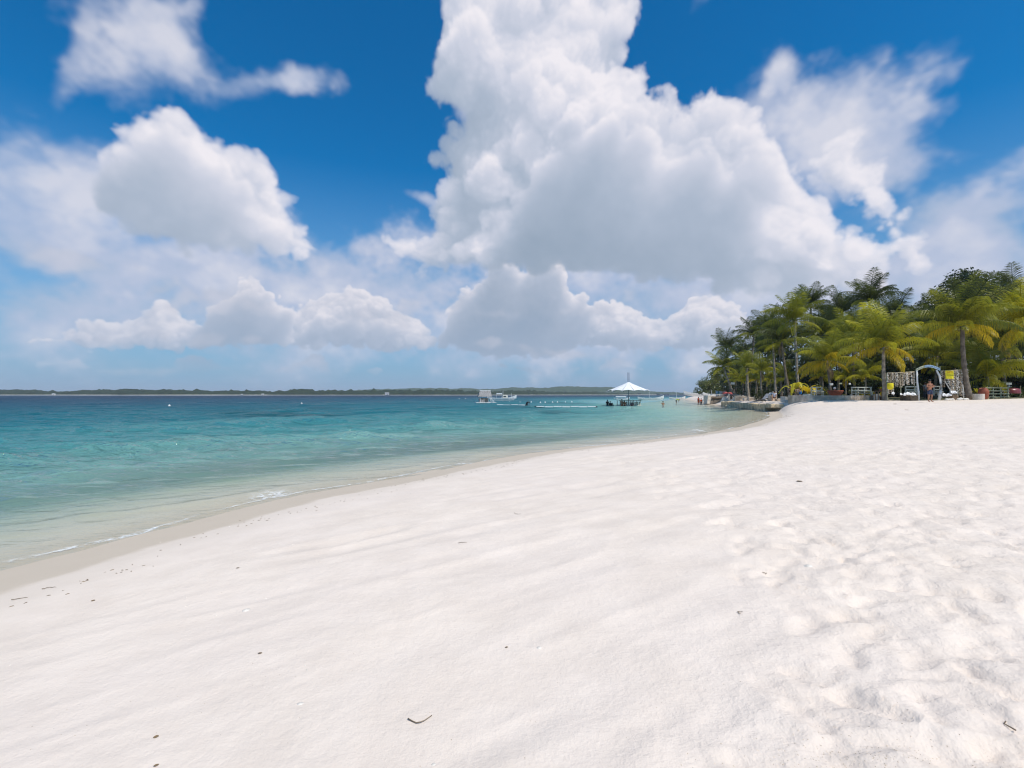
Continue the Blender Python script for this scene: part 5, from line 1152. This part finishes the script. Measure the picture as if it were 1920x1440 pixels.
# ------------------------------------------------------------------ people
SKIN = mat('tanned_skin', (.36, .17, .10), .55, .1, 5); SKIN_D = mat('brown_skin', (.17, .08, .05), .55, .1, 5); HAIR = mat('black_hair', (.012, .010, .009), .5)
def skin_mesh(name, verts, edges, radii, m, parent, root=0, sub=2):
    me = bpy.data.meshes.new(name); me.from_pydata(verts, edges, []); me.update(); o = bpy.data.objects.new(name, me); col.objects.link(o); o.parent = parent; me.materials.append(m)
    md = o.modifiers.new('skin', 'SKIN'); md.use_smooth_shade = True
    if not me.skin_vertices: me.skin_vertices.new() if hasattr(me.skin_vertices, 'new') else None
    for i, r in enumerate(radii):
        sv = me.skin_vertices[0].data[i]; sv.radius = r if hasattr(r, '__len__') else (r, r); sv.use_root = (i == root)
    sb = o.modifiers.new('sub', 'SUBSURF'); sb.levels = sub; sb.render_levels = sub
    return o
POSES = {
 'stand': dict(),
 'folded': dict(el=((-.27, -.02, 1.13), (.27, -.02, 1.13)), wr=((-.02, -.22, 1.18), (.04, -.21, 1.12)), ha=((.10, -.24, 1.20), (-.08, -.24, 1.13))),
 'bend': dict(ch=(0, -.28, 1.12), nk=(0, -.46, 1.10), hd=(0, -.56, 1.02), ht=(0, -.66, .96), sh=((-.17, -.42, 1.10), (.17, -.42, 1.10)), el=((-.2, -.44, .82), (.2, -.44, .82)), wr=((-.17, -.5, .58), (.17, -.5, .58)), ha=((-.16, -.52, .48), (.16, -.52, .48)), kn=((-.11, -.06, .5), (.11, -.06, .5))),
 'sit': dict(pe=(0, 0, .46), ch=(0, .03, .80), nk=(0, .02, 1.0), hd=(0, 0, 1.07), ht=(0, -.01, 1.22), hp=((-.1, 0, .44), (.1, 0, .44)), kn=((-.13, -.42, .46), (.13, -.42, .46)), an=((-.13, -.40, .08), (.13, -.40, .08)), to=((-.14, -.56, .03), (.14, -.56, .03)), sh=((-.18, .02, .95), (.18, .02, .95)), el=((-.24, -.1, .70), (.24, -.1, .70)), wr=((-.16, -.32, .56), (.16, -.32, .56)), ha=((-.14, -.40, .52), (.14, -.40, .52))),
 'reach': dict(el=((-.34, -.10, 1.2), (.26, -.08, 1.16)), wr=((-.46, -.22, 1.32), (.24, -.30, 1.10)), ha=((-.50, -.26, 1.40), (.22, -.38, 1.08))),
}
def person(label, loc, rz, pose='stand', height=1.7, skin=SKIN, shirt=None, pants=None, long_pants=False, fingers=False, vest=False, group=None):
    t = thing('person', label, 'person', loc, rz, group, height / 1.7); P = POSES[pose]; g = lambda k, d: P.get(k, d)
    pe, ch, nk, hd, ht = g('pe', (0, 0, .93)), g('ch', (0, 0, 1.24)), g('nk', (0, 0, 1.43)), g('hd', (0, -.015, 1.51)), g('ht', (0, -.01, 1.63))
    hp = g('hp', ((-.1, 0, .88), (.1, 0, .88))); kn = g('kn', ((-.115, -.02, .49), (.115, -.02, .49))); an = g('an', ((-.12, .02, .09), (.12, .02, .09))); to = g('to', ((-.14, -.15, .03), (.14, -.15, .03)))
    sh = g('sh', ((-.175, 0, 1.37), (.175, 0, 1.37))); el = g('el', ((-.24, .01, 1.10), (.24, .01, 1.10))); wr = g('wr', ((-.26, -.05, .86), (.26, -.05, .86))); ha = g('ha', ((-.265, -.075, .77), (.265, -.075, .77)))
    wa = tuple((a + b) / 2 for a, b in zip(pe, ch))
    V = [pe, wa, ch, nk, hd, ht]; E = [(0, 1), (1, 2), (2, 3), (3, 4), (4, 5)]; Rr = [(.135, .10), (.125, .09), (.15, .10), .055, (.075, .088), (.068, .075)]
    for s_ in (0, 1):
        b = len(V); V += [hp[s_], kn[s_], an[s_], to[s_], sh[s_], el[s_], wr[s_], ha[s_]]; E += [(0, b), (b, b + 1), (b + 1, b + 2), (b + 2, b + 3), (2, b + 4), (b + 4, b + 5), (b + 5, b + 6), (b + 6, b + 7)]
        Rr += [.088, .058, .036, .028, .055, .040, .027, (.036, .02)]
        if fingers:
            w, h = Vector(wr[s_]), Vector(ha[s_]); d = (h - w).normalized(); q = d.cross(Vector((0, -1, 0))); q = (q if q.length > .1 else Vector((0, 0, 1))).normalized(); i0 = b + 7
            for f, (off, ln) in enumerate(((-.027, .06), (-.010, .075), (.009, .072), (.026, .058))):
                a = h + q * off + d * .03; c = a + d * ln * .55 + Vector((0, .008, 0)); e = c + d * ln * .45 + Vector((0, .02, 0)); k = len(V); V += [tuple(a), tuple(c), tuple(e)]; E += [(i0, k), (k, k + 1), (k + 1, k + 2)]; Rr += [.010, .009, .008]
            a = w.lerp(h, .45) + q * -.035; c = a + d * .035 + q * -.018; k = len(V); V += [tuple(a), tuple(c)]; E += [(i0, k), (k, k + 1)]; Rr += [.011, .009]
    body = skin_mesh('body', V, E, Rr, skin, t)
    up = (Vector(ht) - Vector(hd)).normalized(); c = Vector(ht) - up * .02; fw = Vector((0, -1, 0)) if pose != 'bend' else Vector((0, -.6, -.8)); M = up.to_track_quat('Z', 'Y').to_matrix()
    MB().lathe([(.088, -.06), (.094, 0), (.082, .05), (.05, .085), (.01, .098)], c - fw * .018, 14, M).build('hair', HAIR, t, smooth=True)
    f0 = Vector(hd).lerp(Vector(ht), .35) + fw * .078
    MB().lathe([(.016, -.012), (.012, .0), (.004, .016)], f0, 6, fw.to_track_quat('Z', 'Y').to_matrix()).build('nose', skin, t)
    for s_ in (-1, 1):
        MB().lathe([(.006, -.004), (.011, 0), (.006, .004)], f0 + up * .028 + Vector((s_ * .03, 0, 0)) - fw * .004, 6, fw.to_track_quat('Z', 'Y').to_matrix()).build('eye', HAIR, t)
        MB().lathe([(.012, -.02), (.02, 0), (.012, .02)], Vector(hd).lerp(Vector(ht), .35) + Vector((s_ * .085, 0, 0)), 6).build('ear', skin, t)
    if pants:
        k = 1.0 if long_pants else .86; mid = [tuple(Vector(hp[i]).lerp(Vector(kn[i]), .86 if not long_pants else 1)) for i in (0, 1)]; vv = [tuple(Vector(pe).lerp(Vector(wa), .35)), pe, hp[0], mid[0], hp[1], mid[1]]; ee = [(0, 1), (1, 2), (2, 3), (1, 4), (4, 5)]; rr = [(.15, .115), (.155, .12), .115, .10, .115, .10]
        if long_pants: vv += [an[0], an[1]]; ee += [(3, 6), (5, 7)]; rr += [.06, .06]
        skin_mesh('shorts' if not long_pants else 'trousers', vv, ee, rr, pants, t, 1)
    if shirt:
        vv = [tuple(Vector(pe).lerp(Vector(wa), .2)), wa, ch, tuple(Vector(ch).lerp(Vector(nk), .8)), sh[0], tuple(Vector(sh[0]).lerp(Vector(el[0]), .62)), sh[1], tuple(Vector(sh[1]).lerp(Vector(el[1]), .62))]
        skin_mesh('life_vest' if vest else 'shirt', vv, [(0, 1), (1, 2), (2, 3), (2, 4), (4, 5), (2, 6), (6, 7)], [(.155, .12), (.15, .115), (.172, .125), .075, .078, .07 if not vest else .05, .078, .07 if not vest else .05], shirt, t, 1)
    return t
C_ = lambda n, c: mat('fabric_' + n, c, .8, .1, 6)
person('shirtless man in blue shorts standing with folded arms in front of the gateway', spot(1743.5, 36.6), .1, 'folded', 1.74, SKIN, None, C_('navy', (.045, .055, .10)), fingers=True)
person('person in a black shirt and khaki shorts standing on the platform', Vector((gx(1481.5, 53.5), 53.5, spot(1481.5, 53.5).z + .05)), .6, 'reach', 1.62, SKIN, C_('black', (.012, .012, .013)), C_('khaki', (.30, .24, .17)))
person('bare-backed man in bright blue shorts bending over by the concrete wall', Vector((gx(1501, 51.5), 51.5, spot(1501, 51.5).z + .1)), R(-95), 'bend', 1.65, mat('fair_skin', (.52, .34, .25), .6), None, C_('blue', (.02, .16, .42)))
person('person in a white shirt and dark shorts seated on the platform', Vector((gx(1452, 59.4), 59.4, spot(1452, 59.4).z)), R(-40), 'sit', 1.65, SKIN, C_('white', (.72, .72, .80)), C_('dark', (.03, .03, .04)))
ORANGE = C_('orange', (.75, .09, .02))
person('taller of two people in orange vests wading by the concrete pier', (gx(1309.5, 88), 88, -.25), .4, 'stand', 1.6, SKIN_D, ORANGE, C_('orange2', (.62, .10, .03)), vest=True)
person('shorter of two people in orange vests, right of the other one', (gx(1314.5, 87), 87, -.4), -.5, 'stand', 1.5, SKIN_D, ORANGE, C_('dark', (.03, .03, .04)), vest=True)
person('person in a yellow-green shirt bending over in the shallows', (gx(1267.5, 86), 86, -.12), R(70), 'bend', 1.6, SKIN_D, C_('lime', (.52, .62, .05)), C_('dark', (.03, .03, .04)))
person('brown-shouldered swimmer standing chest deep right of the big parasol', (gx(1243, 80), 80, -.95), .2, 'reach', 1.65, SKIN, None, C_('red', (.35, .05, .03)))
person('tallest dark swimmer of the group left of the big parasol', (gx(1138.8, 77), 77, -.75), .2, 'stand', 1.7, SKIN_D, C_('black', (.012, .012, .013)), C_('dark', (.03, .03, .04)))
person('middle swimmer of the group left of the big parasol', (gx(1144, 76.5), 76.5, -.98), -.3, 'stand', 1.7, SKIN_D, C_('dark', (.03, .03, .04)), C_('dark', (.03, .03, .04)))
person('lowest swimmer of the group, nearest the big parasol', (gx(1147.8, 77.5), 77.5, -1.2), -.6, 'stand', 1.65, SKIN_D, C_('black', (.012, .012, .013)))
person('dark figure leaning over the right end of the shorter pontoon', (gx(987.5, 76.6), 76.6, -.35), R(50), 'bend', 1.45, SKIN_D, C_('black', (.012, .012, .013)), C_('dark', (.03, .03, .04)))
person('bare-chested person at the left side of the floating bar', (gx(1166, 73.2), 73.2, -.62), .5, 'reach', 1.7, SKIN, None, C_('rust', (.30, .10, .05)))
person('person in rust red beside the floating bar counter', (gx(1171, 73.0), 73.0, -.78), -.4, 'stand', 1.65, SKIN, C_('rust', (.30, .10, .05)), C_('dark', (.03, .03, .04)))
person('dark figure at the right front of the floating bar', (gx(1185, 73.1), 73.1, -.9), .1, 'stand', 1.65, SKIN_D, C_('dark', (.03, .03, .04)), C_('dark', (.03, .03, .04)))
person('shadowy figure in grey inside the gateway', spot(1735, 47), .2, 'stand', 1.7, SKIN_D, C_('grey', (.16, .16, .17)), C_('dark', (.03, .03, .04)), True)

# ------------------------------------------------------------------ bits on the sand
def on_sand(px, py):
    d = 3.0
    for _ in range(30):
        z = ground(gx(px, d), d); d = .5 * d + .5 * (CAM_Z - z) * 900 / (py - 739.5)
    return Vector((gx(px, d), d, surface(gx(px, d), d)))
TWIG = mat('dry_twig', (.24, .18, .12), .9, .3, 20); LEAFB = mat('dead_leaf', (.30, .20, .10), .8, .3, 14); CORAL = mat('coral_bit', (.70, .64, .56), .9, .15, 20)
rb = random.Random(12)
bpy.context.view_layer.update()
def twig(label, px, py, ln, rz, r=.002, bend=.25, m=TWIG, group=None):
    p = on_sand(px, py); n = 7; mb = MB(); pts = [(ln * (i / (n - 1) - .5), ln * bend * math.sin(math.pi * i / (n - 1)) + rb.uniform(-.004, .004), .006 + rb.uniform(0, .006)) for i in range(n)]
    mb.tube(pts, [r * (1 - .5 * i / n) for i in range(n)], 6); o = mb.build('dry_twig', m, smooth=True); o.location = p + Vector((0, 0, -.004)); o.rotation_euler = (0, 0, rz); return tag(o, label, 'twig', group)
twig('curled pale twig half buried in the sand at the bottom middle', 790, 1322, .11, .25, .0028, -.35)
twig('short dark stick upright in the trampled sand at the bottom right', 1880, 1330, .07, 1.2, .003, .2)
twig('thin brown twig in the wrack line at the far left', 45, 1120, .10, .5, .003, .15); twig('brown twig in the wrack line right of the leftmost one', 100, 1100, .10, .4, .003, .1)
twig('thin twig lying flat on open sand left of the middle', 868, 1016, .08, .2, .0025, .1); twig('dark bent twig on open sand in the middle distance', 970, 960, .10, 2.4, .003, .3)
twig('small hooked twig on the smooth sand at the lower right', 1385, 1138, .04, .8, .0025, .5); twig('thin twig on the sand left of the white shell', 1430, 1062, .045, 2.0, .003, .4)
def leaf(label, px, py, s_, rz, m=LEAFB):
    p = on_sand(px, py); vs, fs = [], []
    for i in range(7):
        q = i / 6; w = s_ * .34 * math.sin(math.pi * min(.96, .05 + q * .92)); x = s_ * (q - .5)
        for sd in (-1, 0, 1): vs.append((x, w * sd, .003 + .2 * w * abs(sd) + s_ * .12 * (q - .5) ** 2))
    for i in range(6):
        for c in (0, 1): fs.append((i * 3 + c, i * 3 + c + 1, i * 3 + c + 4, i * 3 + c + 3))
    o = MB().add(vs, fs).build('dead_leaf', m, smooth=True); o.location = p; o.rotation_euler = (rb.uniform(-.15, .15), rb.uniform(-.1, .1), rz); return tag(o, label, 'leaf')
leaf('brown dead leaf on the sand at the lower left', 303, 1365, .022, .4); leaf('small brown leaf just above the bottom edge at the lower left', 304, 1416, .02, .8); leaf('dark curled leaf below the wrack line', 450, 1062, .03, .9)
leaf('pale brown leaf on the far sand right of the middle', 1497, 900, .10, .1); leaf('tiny brown leaf left of the dark curled one', 182, 1122, .03, .2); leaf('small dark leaf on the sand in the lower middle', 950, 1196, .02, .3); leaf('brown leaf on the distant sand before the gateway', 1700, 768, .30, .1)
leaf('small brown leaf on the sand at the lower left of the middle', 493, 1214, .025, .5); leaf('brown scrap of leaf on the far sand below the gateway', 1678, 757, .32, .2)
def shell(label, px, py, s_, rz, m):
    p = on_sand(px, py); vs, fs = [], []; N = 11
    for j in range(6):
        v = j / 5
        for i in range(N): a = math.pi * 2 * i / N; r = s_ * .5 * v * (1 + .07 * math.cos(5 * a)); vs.append((math.cos(a) * r * 1.25, math.sin(a) * r, s_ * .24 * (1 - v * v)))
    for j in range(5):
        for i in range(N): fs.append((j * N + i, j * N + (i + 1) % N, (j + 1) * N + (i + 1) % N, (j + 1) * N + i))
    o = MB().add(vs, fs).build('sea_shell', m, smooth=True); o.location = p + Vector((0, 0, -.002)); o.rotation_euler = (.15, -.1, rz); return tag(o, label, 'shell')
shell('white shell standing out on the sand right of the middle', 1511, 1056, .06, .2, CORAL); shell('pale oval shell flat on the sand left of the bottom middle', 568, 1300, .03, .3, CORAL); shell('grey broken shell on the sand at the left', 466, 1135, .05, .1, CORAL); shell('whitish shell fragment in the lower middle', 1010, 1197, .03, .5, CORAL)
shell('small white shell at the bottom edge left of the middle', 815, 1400, .02, .5, CORAL)
# wrack line and scattered crumbs of coral: uncountable
def crumbs(name, label, m, pts, smin, smax, stretch, seed):
    rng = np.random.default_rng(seed); X, Y = pts[:, 0], pts[:, 1]; Z = np.array([surface(a_, b_) for a_, b_ in zip(X, Y)]); n = len(X); s_ = rng.uniform(smin, smax, n) * (1 + Y * .02)
    base = np.array([(-1, -.6, -.4), (1, -.5, -.4), (.8, .7, -.4), (-.9, .6, -.4), (-.5, -.3, .6), (.5, -.25, .5), (.4, .35, .6), (-.45, .3, .5)]); a = rng.uniform(0, 6.28, n)
    B = base[None] * s_[:, None, None] * rng.uniform(.6, 1.3, (n, 8, 3)); B[:, :, 0] *= stretch; c, q = np.cos(a)[:, None], np.sin(a)[:, None]
    V = np.stack([B[:, :, 0] * c - B[:, :, 1] * q + X[:, None], B[:, :, 0] * q + B[:, :, 1] * c + Y[:, None], B[:, :, 2] + Z[:, None] + s_[:, None] * .2], -1).reshape(-1, 3)
    F = (np.array([(0, 1, 5, 4), (1, 2, 6, 5), (2, 3, 7, 6), (3, 0, 4, 7), (4, 5, 6, 7)])[None] + (np.arange(n) * 8)[:, None, None]).reshape(-1, 4)
    return tag(np_obj(name, V, F, m), label, name.replace('_', ' ').split()[-1], kind='stuff')
def along_shore(n, lo, hi, spread, seed, clump=0):
    rng = np.random.default_rng(seed); P = SHORE[2:20]; d = np.r_[0, np.cumsum(np.hypot(*np.diff(P, axis=0).T))]
    t = rng.uniform(3, d[-1] * .85, n) ** 1.0
    if clump: c = rng.uniform(3, d[-1] * .8, clump); t = c[rng.integers(0, clump, n)] + rng.normal(0, .35, n)
    x, y = np.interp(t, d, P[:, 0]), np.interp(t, d, P[:, 1]); x2, y2 = np.interp(t + .1, d, P[:, 0]), np.interp(t + .1, d, P[:, 1]); nx, ny = (y2 - y), -(x2 - x); l = np.hypot(nx, ny) + 1e-9
    o = rng.uniform(lo, hi, n) + rng.normal(0, spread, n) + .25 * np.sin(t * 1.7)
    return np.stack([x + nx / l * o, y + ny / l * o], -1)
crumbs('wrack_fragments', 'brown twigs and weed scraps strewn along the high water mark', TWIG, along_shore(560, .25, .6, .1, 1, 70), .003, .007, 2.6, 1)
crumbs('coral_fragments', 'pale coral crumbs scattered along the high water mark', CORAL, np.concatenate([along_shore(900, .2, 1.0, .25, 2), along_shore(700, .8, 3.0, .5, 3)]), .002, .006, 1.4, 2)
rg = np.random.default_rng(7); yy = 1.6 + 16 * rg.random(1500) ** 1.6; xx = (rg.random(1500) * 2.3 - 1.1) * yy; kk = shore_dist(xx, yy) > 1.0
crumbs('shell_grit', 'fine shell grit and crumbs scattered over the dry sand', mat('brown_grit', (.46, .38, .29), .9, .3, 30), np.stack([xx, yy], -1)[kk], .0008, .0022, 1.5, 5)
bx_ = on_sand(1580, 1400); aa = rg.normal(0, .16, (420, 2)) * np.array([1.5, .55]); crumbs('coarse_coral_grit', 'coarse patch of coral grit at the bottom right of the middle', mat('tan_grit', (.58, .48, .37), .9, .3, 30), aa + np.array([bx_.x, bx_.y]), .001, .0026, 1.6, 6)

# ------------------------------------------------------------------ sea air between here and the far shore
def build_haze():
    m = bpy.data.materials.new('sea_haze'); m.use_nodes = True; nt = m.node_tree; nt.nodes.clear()
    v = nt.nodes.new('ShaderNodeVolumePrincipled'); v.inputs['Color'].default_value = (0.80, 0.88, 0.96, 1); v.inputs['Density'].default_value = HAZE_DENSITY
    o_ = nt.nodes.new('ShaderNodeOutputMaterial'); nt.links.new(v.outputs[0], o_.inputs['Volume'])
    b = MB(); b.box((0, 1800, 17), (9000, 9400, 78)); o = b.build('haze', m); tag(o, 'thin blue sea air over the whole bay', kind='stuff')
HAZE_DENSITY = 0.00016
build_haze()
